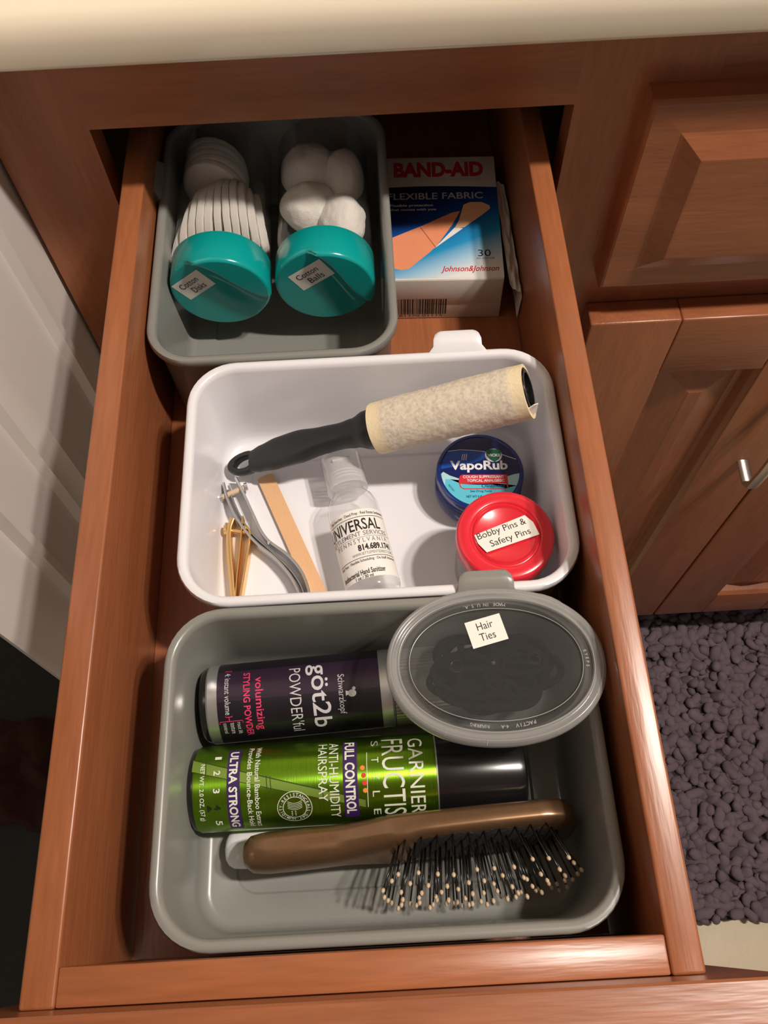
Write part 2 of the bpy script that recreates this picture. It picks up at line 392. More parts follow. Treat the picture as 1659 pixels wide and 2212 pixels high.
tag(from_bm('crumpled_cloth', bm, M_BROWN, angle=180), 'dark rust brown crumpled cloth lying on the charcoal mat', 'cloth')

# ------------------------------------------------------------------ storage bins
def make_bin(name, label, m, matx, HX=.0960, HY=.0715, tab_x=0.0, tab_side=1, depth=.0700, tabh=.0045):
    t = thing(name, label, 'bin', matx=matx)      # local z = 0 is the underside of the bin
    H = depth; ft = .0050                          # foot inset
    R = .026
    seq = [(HX-ft-.010, HY-ft-.010, .012, .0008), (HX-ft-.004, HY-ft-.004, .017, 0), (HX-ft, HY-ft, .020, .003), (HX-.0035, HY-.0035, R-.003, H-.0075), (HX-.0030, HY-.0030, R-.003, H-.0065), (HX-.0005, HY-.0005, R, H-.006),
           (HX, HY, R, H-.0045), (HX, HY, R, H-.0016), (HX-.0007, HY-.0007, R-.001, H-.0003), (HX-.002, HY-.002, R-.002, H), (HX-.0036, HY-.0036, R-.0036, H-.0002), (HX-.0048, HY-.0048, R-.0048, H-.0012),
           (HX-.0054, HY-.0054, R-.0054, H-.0035), (HX-ft-.0018, HY-ft-.0018, .0185, .0105), (HX-ft-.0024, HY-ft-.0024, .0178, .0062), (HX-ft-.0042, HY-ft-.0042, .0160, .0034), (HX-ft-.0070, HY-ft-.0070, .0140, .0025),
           (HX-ft-.0180, HY-ft-.0180, .0110, .0025), (HX-ft-.0184, HY-ft-.0184, .0107, .0023), (HX-ft-.0190, HY-ft-.0190, .0100, .0013), (HX-ft-.0195, HY-ft-.0195, .0095, .0011)]
    rings = [rrect(a, b, r, z, 10) for a, b, r, z in seq]
    vs, fs = loft(rings); mesh('shell', vs, fs, m, t, angle=50)
    # finger tab: a small lip curling up and out from the rim
    w0, w1 = .0155, .0118; pts = []
    prof = [(-.004, H-.0022, w0), (-.0012, H+.0006, w0), (.0015, H+tabh*.55, w0-.0025), (.0050, H+tabh, w1+.001), (.0088, H+tabh, w1), (.0098, H+tabh-.0006, w1-.0008), (.0098, H+tabh-.0022, w1-.0008), (.0085, H+tabh-.0032, w1), (.0040, H-.002, w1+.001), (.0006, H-.0042, w0-.001), (-.003, H-.005, w0)]
    rings = []
    for k in range(15):
        u = -cos(pi*k/14); g = 1-max(0, (abs(u)-.80)/.20)**2*.16     # rounded ends
        rings.append([(tab_x+u*w, HY+(y*g if y > 0 else y), z-(1-g)*.004) for y, z, w in prof])
    vs, fs = loft(rings); mesh('finger_tab', vs, fs, m, t, angle=50)
    return t
BZ = ZB+.0002
bin_front = make_bin('storage_bin', 'grey plastic bin at the front of the drawer holding the cans and hairbrush', M_GREY, Matrix.Translation((-.0060, .0680, BZ)), HY=.0712, tab_x=.0520)
bin_mid = make_bin('storage_bin', 'white plastic bin in the middle of the drawer', M_WHITEP, Matrix.Translation((-.0030, .2095, BZ)), HX=.0965, HY=.0695, tab_x=.0480)
bin_back = make_bin('storage_bin', 'grey plastic bin at the back left holding the two teal lidded jars', M_GREY, Matrix.Translation((-.0552, .3775, BZ)) @ Matrix.Rotation(pi/2, 4, 'Z'), HX=.0975, HY=.0695, tab_x=.040, tabh=.008)
for b in (bin_front, bin_mid, bin_back): b['group'] = 'storage bins in the drawer'
FZ = BZ+.0025      # inside floor of the bins

# ------------------------------------------------------------------ jars with teal lids (lying, axis = local y towards the base)
def make_jar(label, cx, words, stick, srot, sw, sh, turn):
    L = .1165; ax = Vector((0, 1, -.012)).normalized()
    org = Vector((cx, .3455, -.0410))
    mx = frame(org, (1, 0, 0), ax)
    t = thing('cotton_jar', label, 'jar', matx=mx)
    Rb = .0288
    pr = [(.0255, .0170), (.0262, .0175), (.0262, .0225), (Rb-.0008, .027), (Rb, .031), (Rb, L-.005), (.0260, L-.0015), (.021, L), (.0, L)]
    vs, fs = lathe(pr, 72, 'Y'); fs = [f for f in fs if len(f) < 20]
    mesh('clear_body', vs, fs, CLEARJ, t, angle=50)
    # lid: side wall, then a front face with a proud shoulder that swoops down to the right
    r = .0297
    pr = [(.0262, .0190), (.0280, .0190), (r-.0008, .0188), (r, .0178), (r, .0060)]
    vs, fs = lathe(pr, 128, 'Y'); fs = [f for f in fs if len(f) < 20]
    nr, na = 60, 128; base = len(vs)-128
    def sm(v): v = max(0, min(1, v)); return v*v*(3-2*v)
    def ridge(u): return (.84-.62*max(0, -.45-u)**1.4) if u < -.45 else .84-1.0*sm((u+.45)/1.45)
    def hgt(x, z):
        ct, st_ = cos(radians(turn)), sin(radians(turn)); u, w = (x*ct+z*st_)/r, (-x*st_+z*ct)/r; cur = ridge(u)
        h = -.0042*sm((w-cur)/.11+.5)
        if u > -.2: h += .0011*sm((u+.2)/.45)*sm((cur-.26-w)/.035+.5)*sm((.85-u)/.3)*sm(1-(cur-.26-w)/.55)
        return h+.0006*(1-sm((1-sqrt(u*u+w*w))/.06))
    for k in range(nr+4):
        for i in range(na):
            a = 2*pi*i/na
            if k < 3:
                q = r-(0, .0004, .0009)[k]; x, z = q*cos(a), -q*sin(a); vs.append((x, hgt(x*.96, z*.96)+(.0022, .0011, .0005)[k], z))
            else:
                q = (r-.0016)*(1-(k-3)/nr); x, z = q*cos(a), -q*sin(a); vs.append((x, hgt(x, z), z))
    for k in range(nr+4):
        for i in range(na):
            j = (i+1) % na; fs.append((base+k*na+i, base+k*na+j, base+(k+1)*na+j, base+(k+1)*na+i))
    mesh('lid', vs, fs, M_TEAL, t, angle=60)
    sx, sz = stick; c, s_ = cos(radians(srot)), sin(radians(srot))
    def mp(d):
        def f(x, y):
            X, Z = sx+x*c-y*s_, sz+x*s_+y*c
            return (X, min(hgt(X, Z), 0)-d, Z)
        return f
    P = Print(); n = 12
    for a_ in range(n):
        for b_ in range(8): P.rect(-sw/2+sw*a_/n, -sh/2+sh*b_/8, -sw/2+sw*(a_+1)/n, -sh/2+sh*(b_+1)/8)
    P.build('sticker', M_STICK, t, mp(.0001))
    P = Print(); P.text(words[0], -sw*.36, sh*.05, sw*.26, sh*.34); P.text(words[1], -sw*.17, -sh*.36, sw*.27, -sh*.06)
    P.build('lettering', M_INK, t, mp(.0002))
    return t, mx
M_LABEL = bpy.data.materials.new('thin_white_label_film'); M_LABEL.use_nodes = True
_nt = M_LABEL.node_tree; _nt.nodes.remove(_nt.nodes['Principled BSDF'])
_d = _nt.nodes.new('ShaderNodeBsdfDiffuse'); _d.inputs[0].default_value = srgb(252, 248, 242); _t = _nt.nodes.new('ShaderNodeBsdfTranslucent'); _t.inputs[0].default_value = srgb(250, 248, 246)
_m = _nt.nodes.new('ShaderNodeMixShader'); _m.inputs[0].default_value = .18; _nt.links.new(_d.outputs[0], _m.inputs[1]); _nt.links.new(_t.outputs[0], _m.inputs[2]); _nt.links.new(_m.outputs[0], _nt.nodes['Material Output'].inputs[0])
CLEARJ = clear('clear_jar_plastic', (.97, .97, .97, 1), .03, rough=.06, gloss=1.3)
jar_d, mxd = make_jar('clear jar with teal lid labelled Cotton Disks, left of the pair', -.0884, ('Cotton', 'Disks'), (-.0150, .0062), 36, .0215, .0150, 0)
jar_b, mxb = make_jar('clear jar with teal lid labelled Cotton Balls, right of the pair', -.0264, ('Cotton', 'Balls'), (-.0076, .0092), 34, .0235, .0145, -17)

# cotton disks, one mesh shared by every disk; each squashed to what the jar leaves it
def disk_mesh():
    vs, fs = lathe([(0, -.0023), (.82, -.0026), (.96, -.0019), (1.0, 0), (.96, .0019), (.82, .0026), (0, .0023)], 40, 'Y')
    V = [(y, x, z) for x, y, z in vs]
    V = [(x+.0005*noise.noise(Vector((y*5, z*5, x*400))), y*(1+.02*noise.noise(Vector((y*4, z*4, 3)))), z) for x, y, z in V]
    me = bpy.data.meshes.new('cotton_disk'); me.from_pydata(V, [], fs); me.materials.append(M_COTTON)
    me.polygons.foreach_set('use_smooth', [True]*len(me.polygons)); return me
dm = disk_mesh(); jr = .0278
names = ['leftmost cotton disk of the front stack in the jar', 'second cotton disk from the left in the front stack', 'third cotton disk from the left in the front stack', 'fourth cotton disk from the left in the front stack', 'fifth cotton disk from the left in the front stack', 'middle cotton disk of the front stack', 'fifth cotton disk from the right in the front stack', 'fourth cotton disk from the right in the front stack', 'third cotton disk from the right in the front stack', 'second cotton disk from the right in the front stack', 'rightmost cotton disk of the front stack']
for i in range(11):
    x = -.0225+.0045*i; tilt = radians(-16+2.6*i+random.uniform(-2, 2))
    zr = min(.0240, sqrt(max(1e-6, jr**2-(abs(x)+.0036)**2))); yr = .0262-.00050*abs(i-6)
    if zr < .007: zr = .009
    yc = .0475+.0060*(i/10)+.0060*sin(i/10*pi)+.0006*(i % 3)
    m = mxd @ Matrix.Translation((x, yc-.001, 0)) @ Matrix.Rotation(tilt, 4, 'Z') @ Matrix.Diagonal((1, yr, zr, 1))
    o = link('cotton_disk', dm); o.matrix_world = m; tag(o, names[i], 'cotton disk', 'cotton disks in the left jar')
bk = ['cotton disk at the far end of the left jar, nearest the front', 'second cotton disk lying at the far end of the left jar', 'third cotton disk lying at the far end of the left jar', 'fourth cotton disk lying at the far end of the left jar', 'cotton disk against the base of the left jar']
for i in range(5):
    m = mxd @ Matrix.Translation((-.0062+.0012*(i % 2), .0800+.0050*i, .0040)) @ Matrix.Rotation(radians(76+3*(i % 3)), 4, 'Z') @ Matrix.Diagonal((1, .0205, .0225, 1))
    o = link('cotton_disk', dm); o.matrix_world = m; tag(o, bk[i], 'cotton disk', 'cotton disks in the left jar')
def ball_mesh(seed, R):
    bm = bmesh.new(); bmesh.ops.create_icosphere(bm, subdivisions=5, radius=1)
    for v in bm.verts:
        d = v.co.normalized(); q = d*1.6+Vector((seed*7.1, seed*3.3, seed))
        s = 1+.09*noise.noise(q)+.020*noise.noise(q*3)+.010*noise.noise(q*9)+.008*noise.noise(q*22)+.005*noise.noise(q*55)
        v.co = d*s*R
    me = bpy.data.meshes.new('cotton_ball'); bm.to_mesh(me); bm.free(); me.materials.append(M_COTTON)
    me.polygons.foreach_set('use_smooth', [True]*len(me.polygons)); return me
bl = [(-.0100, .0570, .0080, .0162, (1.05, .98, .88), 'cotton ball at the left middle of the right jar'),
      (.0130, .0440, .0070, .0150, (.95, 1.25, .95), 'cotton ball at the right, nearest the lid'),
      (-.0080, .0320, -.0060, .0130, (1.1, .8, .85), 'small torn cotton ball behind the teal lid, low in the jar'),
      (-.0092, .0880, .0080, .0178, (1.0, 1.05, .9), 'cotton ball at the far left of the right jar'),
      (.0140, .0820, .0070, .0155, (.85, 1.3, .95), 'cotton ball at the far right of the right jar'),
      (.0020, .0690, -.0120, .0140, (1.3, 1, .8), 'cotton ball underneath the others in the right jar'),
      (.0060, .1030, -.0060, .0125, (1.4, .8, 1), 'cotton ball against the base of the right jar')]
for i, (x, y, z, R, sc, lb) in enumerate(bl):
    o = link('cotton_ball', ball_mesh(i+1, R)); o.matrix_world = mxb @ Matrix.Translation((x*.90, y, z*.9)) @ Matrix.Diagonal((*sc, 1))
    tag(o, lb, 'cotton ball', 'cotton balls in the right jar')

# ------------------------------------------------------------------ carton of plasters
def bandage_box():
    W, Lg, Hh = .0760, .1065, .0362
    t = thing('bandage_box', 'white and blue carton of adhesive bandages lying face up beside the back bin', 'box', (.0470, .4115, ZB+.0002), (0, 0, radians(-2.6)))
    box('carton', (-W/2, -Lg/2, 0), (W/2, Lg/2, Hh), M_CARD, t, .0007)
    box('end_flap', (-W/2+.001, -Lg/2-.0004, .0148), (W/2-.0008, -Lg/2-.0001, Hh-.0004), M_CARD, t, .0001)
    z = Hh
    X = lambda u: -W/2+u*W
    Y = lambda v: -Lg/2+v*Lg       # v up the panel
    # blue ground shading to white at the lower right is printed
    m = bpy.data.materials.new('blue_gradient_print'); m.use_nodes = True; nt = m.node_tree; b = nt.nodes['Principled BSDF']; b.inputs['Roughness'].default_value = .35
    tc = nt.nodes.new('ShaderNodeTexCoord'); sp = nt.nodes.new('ShaderNodeSeparateXYZ'); nt.links.new(tc.outputs['Object'], sp.inputs[0])
    ma = nt.nodes.new('ShaderNodeMath'); ma.operation = 'MULTIPLY_ADD'; ma.inputs[1].default_value = -5.5; nt.links.new(sp.outputs[0], ma.inputs[0])
    mb = nt.nodes.new('ShaderNodeMath'); mb.operation = 'MULTIPLY'; mb.inputs[1].default_value = 12.0; nt.links.new(sp.outputs[1], mb.inputs[0]); nt.links.new(mb.outputs[0], ma.inputs[2])
    mr = nt.nodes.new('ShaderNodeMapRange'); mr.inputs[1].default_value = -.70; mr.inputs[2].default_value = .45; nt.links.new(ma.outputs[0], mr.inputs[0])
    cr = nt.nodes.new('ShaderNodeValToRGB'); e = cr.color_ramp.elements
    e[0].position = .04; e[0].color = srgb(236, 234, 232); e[1].position = .98; e[1].color = srgb(8, 14, 44)
    for p, c in ((.16, (170, 208, 232)), (.30, (40, 150, 205)), (.50, (18, 84, 160)), (.72, (16, 36, 110))):
        q = e.new(p); q.color = srgb(*c)
    nt.links.new(mr.outputs[0], cr.inputs[0]); nt.links.new(cr.outputs[0], b.inputs['Base Color'])
    P = Print(); n = 14
    top = [(X(i/n), Y(.735+.012*sin(i/n*pi*1.1+.2))) for i in range(n+1)]
    P.poly([(X(0), Y(.012)), (X(1), Y(.012))]+top[::-1]); P.build('front_print', m, t, flat(z+.00005))
    red = mat('red_print', srgb(196, 28, 40), .5); grey = mat('silver_print', srgb(190, 188, 188), .5); tan = mat('bandage_print', srgb(236, 148, 108), .6, nscale=500, namp=.06); tan2 = mat('pale_bandage_print', srgb(240, 186, 140), .6)
    P = Print(); P.text('BAND-AID', X(.115), Y(.825), X(.895), Y(.955), bold=.05); P.text('Johnson&Johnson', X(.49), Y(.045), X(.965), Y(.100), bold=.012, shear=.35)
    P.build('lettering', red, t, flat(z+.0001))
    P = Print(); P.text('BRAND  ADHESIVE  BANDAGES', X(.125), Y(.795), X(.87), Y(.812)); P.text('FLEXIBLE FABRIC', X(.06), Y(.635), X(.875), Y(.690), bold=.01); P.build('lettering', grey, t, flat(z+.0001))
    P = Print(); P.text('Flexible protection', X(.08), Y(.572), X(.445), Y(.597), bold=.015); P.text('that moves with you', X(.08), Y(.538), X(.47), Y(.562), bold=.015); P.build('lettering', M_STICK, t, flat(z+.0001))
    P = Print(); P.text('30', X(.80), Y(.170), X(.905), Y(.222)); P.text('ALL ONE SIZE', X(.785), Y(.150), X(.935), Y(.162)); P.build('lettering', M_INK, t, flat(z+.0001))
    P = Print(); P.poly([(X(a), Y(b_)) for a, b_ in ((.02, .30), (.35, .42), (.60, .520), (.675, .535), (.60, .42), (.47, .265), (.40, .205), (.23, .085), (.17, .075), (.08, .095), (.02, .14))])
    P.build('bandage_picture', tan, t, flat(z+.0001))
    P = Print(); P.poly([(X(a), Y(b_)) for a, b_ in ((.62, .395), (.66, .46), (.705, .585), (.76, .605), (.86, .605), (.925, .575), (.93, .55), (.86, .50), (.70, .40))]); P.build('bandage_picture', tan2, t, flat(z+.00013))
    P = Print(); P.poly([(X(a), Y(b_)) for a, b_ in ((.44, .235), (.62, .40), (.69, .393), (.55, .305))]); P.build('bandage_picture', M_STICK, t, flat(z+.00012))
    P = Print(); P.line([(X(.335), Y(.405)), (X(.455), Y(.245))], .0006); P.build('bandage_picture', mat('brown_print', srgb(178, 92, 66), .6), t, flat(z+.00015))
    # barcode on the end
    P = Print(); random.seed(3); x = -.0310
    while x < .0030:
        w = random.choice((.0003, .0004, .0007, .0010)); P.rect(x, .0045, x+w, .0190); x += w+random.choice((.0003, .0004, .0007))
    P.text('81370 01115', -.0270, .0022, .0010, .0040)
    P.build('barcode', M_INK, t, lambda x, y: (x, -Lg/2-.00048, y))
    return t
bandage_box()
# crumpled folded carton wedged behind on the right
bm = bmesh.new(); bmesh.ops.create_grid(bm, x_segments=14, y_segments=26, size=1)
for v in bm.verts:
    x, y = v.co.x, v.co.y; a = (x+1)/2
    xx = .0858+.0082*min(1, a*1.25)-.0012*max(0, a-.8)*5+.0005*noise.noise(Vector((x*3, y*3, 1))); yy = .3990+.045*y-(.004*a)-.0035*abs(noise.noise(Vector((y*4, 2, 2))))*a
    zz = -.0585-.006*a-.020*max(0, a-.75)*4+.0026*noise.noise(Vector((x*2.2, y*3.5, 4)))
    v.co = Vector((xx, yy, max(zz, ZB+.001)))
r = bmesh.ops.solidify(bm, geom=bm.faces[:], thickness=.0006)
tag(from_bm('paper_packet', bm, M_CARD, smooth=False), 'crumpled white paper packet squeezed between the bandage box and the drawer side', 'packet')

# ------------------------------------------------------------------ small jar of ointment
def ointment():
    r, H = .0246, .0232
    t = thing('ointment_jar', 'small blue jar of vapor ointment with a printed blue lid', 'jar', (.0556, .2285, FZ+.0001), (0, 0, radians(-3)))
    navy = mat('navy_translucent_plastic', srgb(30, 44, 120), .18, coat=.5); blue = mat('blue_lid_plastic', srgb(16, 44, 122), .2, coat=.5)
    vs, fs = lathe([(0, 0), (r-.0022, 0), (r-.0006, .0012), (r, .0035), (r, .0085), (r-.0006, .0092), (r-.0006, .0098), (r-.0002, .0104)], 80); mesh('body', vs, fs, navy, t)
    vs, fs = lathe([(0, .0100), (r-.0003, .0105), (r+.0001, .0112), (r+.0001, .0118), (r-.0005, .0124), (r-.0005, .0165), (r-.0001, .0172), (r-.0001, H-.0018), (r-.0006, H-.0006), (r-.0016, H), (r-.0024, H), (r-.0027, H-.0005), (0, H-.0005)], 80); mesh('lid', vs, fs, blue, t)
    R = r-.0028; zt = H-.0004
    def D(px, py): return ((px-632)/440*R*1.03, (555-py)/378*R*1.03)
    def clip(pts): 
        out = []
        for p in pts:
            v = Vector(D(*p)); 
            if v.length > R: v = v.normalized()*R
            out.append(v)
        return out
    def arc(a0, a1, n=24): return [Vector((R*cos(radians(a0+(a1-a0)*i/n)), R*sin(radians(a0+(a1-a0)*i/n)))) for i in range(n+1)]
    c1 = mat('navy_print', srgb(12, 30, 92), .25, coat=.4); c2 = mat('mid_blue_print', srgb(20, 78, 176), .25, coat=.4); c3 = mat('aqua_print', srgb(98, 200, 222), .25, coat=.4); c4 = mat('pale_aqua_print', srgb(176, 222, 228), .25, coat=.4)
    c5 = mat('green_print', srgb(18, 104, 78), .25, coat=.4); c6 = mat('red_print_on_lid', srgb(214, 48, 62), .3, coat=.4); wh = mat('white_print', srgb(240, 240, 244), .3, coat=.4); tl = mat('teal_blue_print', srgb(22, 96, 140), .3)
    P = Print(); P.poly(arc(0, 360, 72)[:-1]); P.build('lid_print', c1, t, flat(zt))
    P = Print(); P.poly(arc(184, 356, 40)+[Vector(D(*p)) for p in ((1000, 590), (900, 620), (700, 640), (420, 640), (300, 600), (230, 560))]); P.build('lid_print', c4, t, flat(zt+.00004))
    P = Print(); P.poly(arc(205, 335, 40)+[Vector(D(*p)) for p in ((900, 740), (760, 700), (600, 700), (420, 690), (300, 640), (250, 640))]); P.build('lid_print', c3, t, flat(zt+.00008))
    P = Print(); P.poly(clip([(275, 330), (420, 325), (600, 330), (720, 345), (700, 420), (560, 470), (380, 500), (200, 530), (188, 480), (215, 410)])); P.build('lid_print', c2, t, flat(zt+.00004))
    P = Print(); P.line(clip([(275, 330), (420, 322), (560, 328), (700, 345)]), .0003); P.line(clip([(860, 370), (930, 395), (1035, 430)]), .0004)
    P.text('VapoRub', *D(305, 570), *D(935, 442), bold=.03)
    P.disc(*D(788, 385), .0048, .0043)
    P.build('lettering', wh, t, flat(zt+.00012))
    P = Print(); P.poly([D(*p) for p in ((705, 335), (740, 322), (790, 318), (840, 322), (872, 335), (868, 385), (845, 430), (795, 460), (745, 430), (712, 385))]); P.build('shield_emblem', c5, t, flat(zt+.00018))
    P = Print(); P.text('VICKS', *D(722, 400), *D(860, 370), bold=.03); P.build('lettering', wh, t, flat(zt+.00024))
    P = Print(); P.poly([D(*p) for p in ((440, 592), (925, 594), (928, 730), (912, 730), (910, 690), (410, 690), (410, 700), (425, 730), (455, 738), (900, 738), (900, 748), (445, 748), (410, 730), (395, 690), (395, 640), (410, 605))]); P.build('lid_print', c6, t, flat(zt+.00014))
    P = Print(); P.text('COUGH SUPPRESSANT', *D(442, 632), *D(888, 602), bold=.02); P.text('TOPICAL ANALGESIC', *D(484, 671), *D(892, 642), bold=.02)
    for k in range(3): P.line([D(440+k*22, 440), D(430+k*22+10, 415), D(445+k*22, 395), D(455+k*20, 370)], .00035)
    P.build('lettering', wh, t, flat(zt+.0002))
    P = Print(); P.text('Ointment', *D(638, 732), *D(895, 697), bold=.025); P.text('See Drug Facts', *D(515, 785), *D(745, 757), bold=.015); P.text('NET WT 0.45 OZ (12.7 g)', *D(470, 845), *D(800, 812), bold=.015); P.text('90073041', *D(262, 742), *D(362, 724), rot=-55)
    P.build('lettering', tl, t, flat(zt+.00022))
ointment()

# ------------------------------------------------------------------ red lidded jar
def pin_jar():
    t = thing('pin_jar', 'clear jar with a red lid labelled Bobby Pins and Safety Pins', 'jar', (.0612, .1772, FZ+.0001))
    cl = clear('milky_jar_plastic', (.92, .92, .93, 1), .30, (.72, .72, .74, 1), .12)
    H = .0490; r = .0236
    vs, fs = lathe([(0, 0), (r-.004, 0), (r-.0012, .0012), (r-.0004, .004), (r, H-.012), (r, H-.0105), (r-.0014, H-.0095), (r-.0014, H-.003), (r-.0026, H-.003), (r-.0026, H-.010), (r-.0014, H-.013), (r-.0018, .004), (r-.004, .0016), (0, .0016)], 80); mesh('clear_body', vs, fs, cl, t)
    R = .0247
    pr = [(R-.0009, H-.0100), (R, H-.0098), (R, H-.0016), (R-.0005, H-.0005), (R-.0014, H), (.0185, H+.0001), (.0178, H-.0003), (.0174, H-.0010), (.0168, H-.0010), (.0164, H-.0004), (.0158, H+.0001), (.0152, H-.0004), (.0148, H-.0007), (0, H-.0007)]
    vs, fs = lathe([(R-.0009, H-.0100)]+pr, 96); mesh('lid', vs[96:], [tuple(i-96 for i in f) for f in fs if min(f) >= 96 ] , M_RED, t, angle=60)
    rt = Matrix.Rotation(radians(17), 4, 'Z')
    P = Print(); n = 8
    P.poly([(-.0150, .0047), (-.0150, -.0003), (-.0128, -.0062)]+[(-.0128+.026*i/n, -.0062) for i in range(1, n)]+[(.0158, -.0062), (.0156, .0012), (.0132, .0062)]); 
    P.build('sticker', M_STICK, t, flat(H+.0003), matx=rt)
    P = Print(); P.text('Bobby Pins &', -.0140, .0004, .0122, .0050); P.text('Safety Pins', -.0094, -.0054, .0122, -.0008); P.build('lettering', M_INK, t, flat(H+.00035), matx=rt)
pin_jar()
# ------------------------------------------------------------------ hand sanitiser bottle (lying; local y towards the cap)
def sanitiser():
    a = Vector((-.0176, .0893, 0)).normalized(); rr = .0147
    org = Vector((-.0060, .1605, FZ+rr+.0003)); mx = frame(org, a.cross(Vector((0, 0, 1))), a)
    t = thing('sanitizer_bottle', 'small clear hand sanitizer bottle with white label and flip cap, lying in the white bin', 'bottle', matx=mx)
    bot = clear('clear_bottle_plastic', (.99, .99, .99, 1), .12, (1, 1, 1, 1), .04, 1.6); capm = clear('frosted_cap_plastic', (.96, .96, .96, 1), .55, (.92, .92, .93, 1), .15)
    vs, fs = lathe([(0, .0010), (.0115, .0002), (.0138, .0010), (rr, .0035), (rr, .048), (rr-.0003, .0505), (.0142, .0545), (.0125, .0590), (.0100, .0620), (.0088, .0632), (.0086, .0680)], 64, 'Y'); mesh('body', vs, fs, bot, t, angle=50)
    cr = .0116; ns = 72; pr = [(cr, .0655), (cr+.0002, .0665), (cr, .0672), (cr, .0860), (cr-.0008, .0872), (cr-.0030, .0876), (0, .0876)]
    vs, fs = lathe(pr, ns, 'Y'); mesh('flip_cap', vs, fs, capm, t, angle=50)
    for z in (.071, .073, .075): tube('thread', [(.0092*cos(2*pi*i/24), z, .0092*sin(2*pi*i/24)) for i in range(24)], .0005, capm, t, 6, close=True)
    tube('hinge', [(-.005, .0800, cr-.0002), (.005, .0800, cr-.0002)], .0009, capm, t, 8)
    gel = clear('clear_gel', (1, 1, 1, 1), .12, (1, 1, 1, 1), .03, .5)
    vs, fs = lathe([(0, .002), (rr-.0016, .002), (rr-.0010, .004), (rr-.0010, .047), (.0130, .053), (.0100, .0585), (0, .0590)], 48, 'Y'); mesh('gel', vs, fs, gel, t)
    R = rr+.00012; hw = .0225
    P = Print(); P.rect(-hw, .0055, hw, .0455); P.build('label', M_LABEL, t, wrap(R), step=.0012)
    R2 = R+.0001; P = Print()
    P.text('Title Searches · Deed Prep · Real Estate Settlement', -.018, .0418, .018, .0440, bold=.01)
    P.rect(-.0185, .0408, .0185, .0411)
    P.text('UNIVERSAL', -.0215, .0330, .0125, .0398, bold=.012)
    P.text('814.689.1741', -.0035, .0210, .0165, .0248, bold=.035)
    P.rect(-.0185, .0172, .0185, .0175); P.text('Risk Fees · Flexible Scheduling · On-Staff Attorney', -.018, .0145, .018, .0165, bold=.01)
    P.text('Antibacterial Hand Sanitizer', -.0185, .0078, .0085, .0108, bold=.02); P.text('1 oz / 30 ml', -.0090, .0056, .0010, .0075, bold=.02)
    P.build('lettering', M_INK, t, wrap(R2), step=.0012)
    g = mat('grey_print', srgb(120, 118, 124), .6); P = Print()
    P.text('SETTLEMENT SERVICES', -.0215, .0297, .0160, .0323, bold=.005); P.rect(-.0185, .0288, .0185, .0290); P.text('P E N N S Y L V A N I A', -.0165, .0258, .0150, .0284); P.text('WWW.SETTLEMENTSDIRECT.COM', -.0075, .0186, .0170, .0202)
    P.build('lettering', g, t, wrap(R2), step=.0012)
sanitiser()

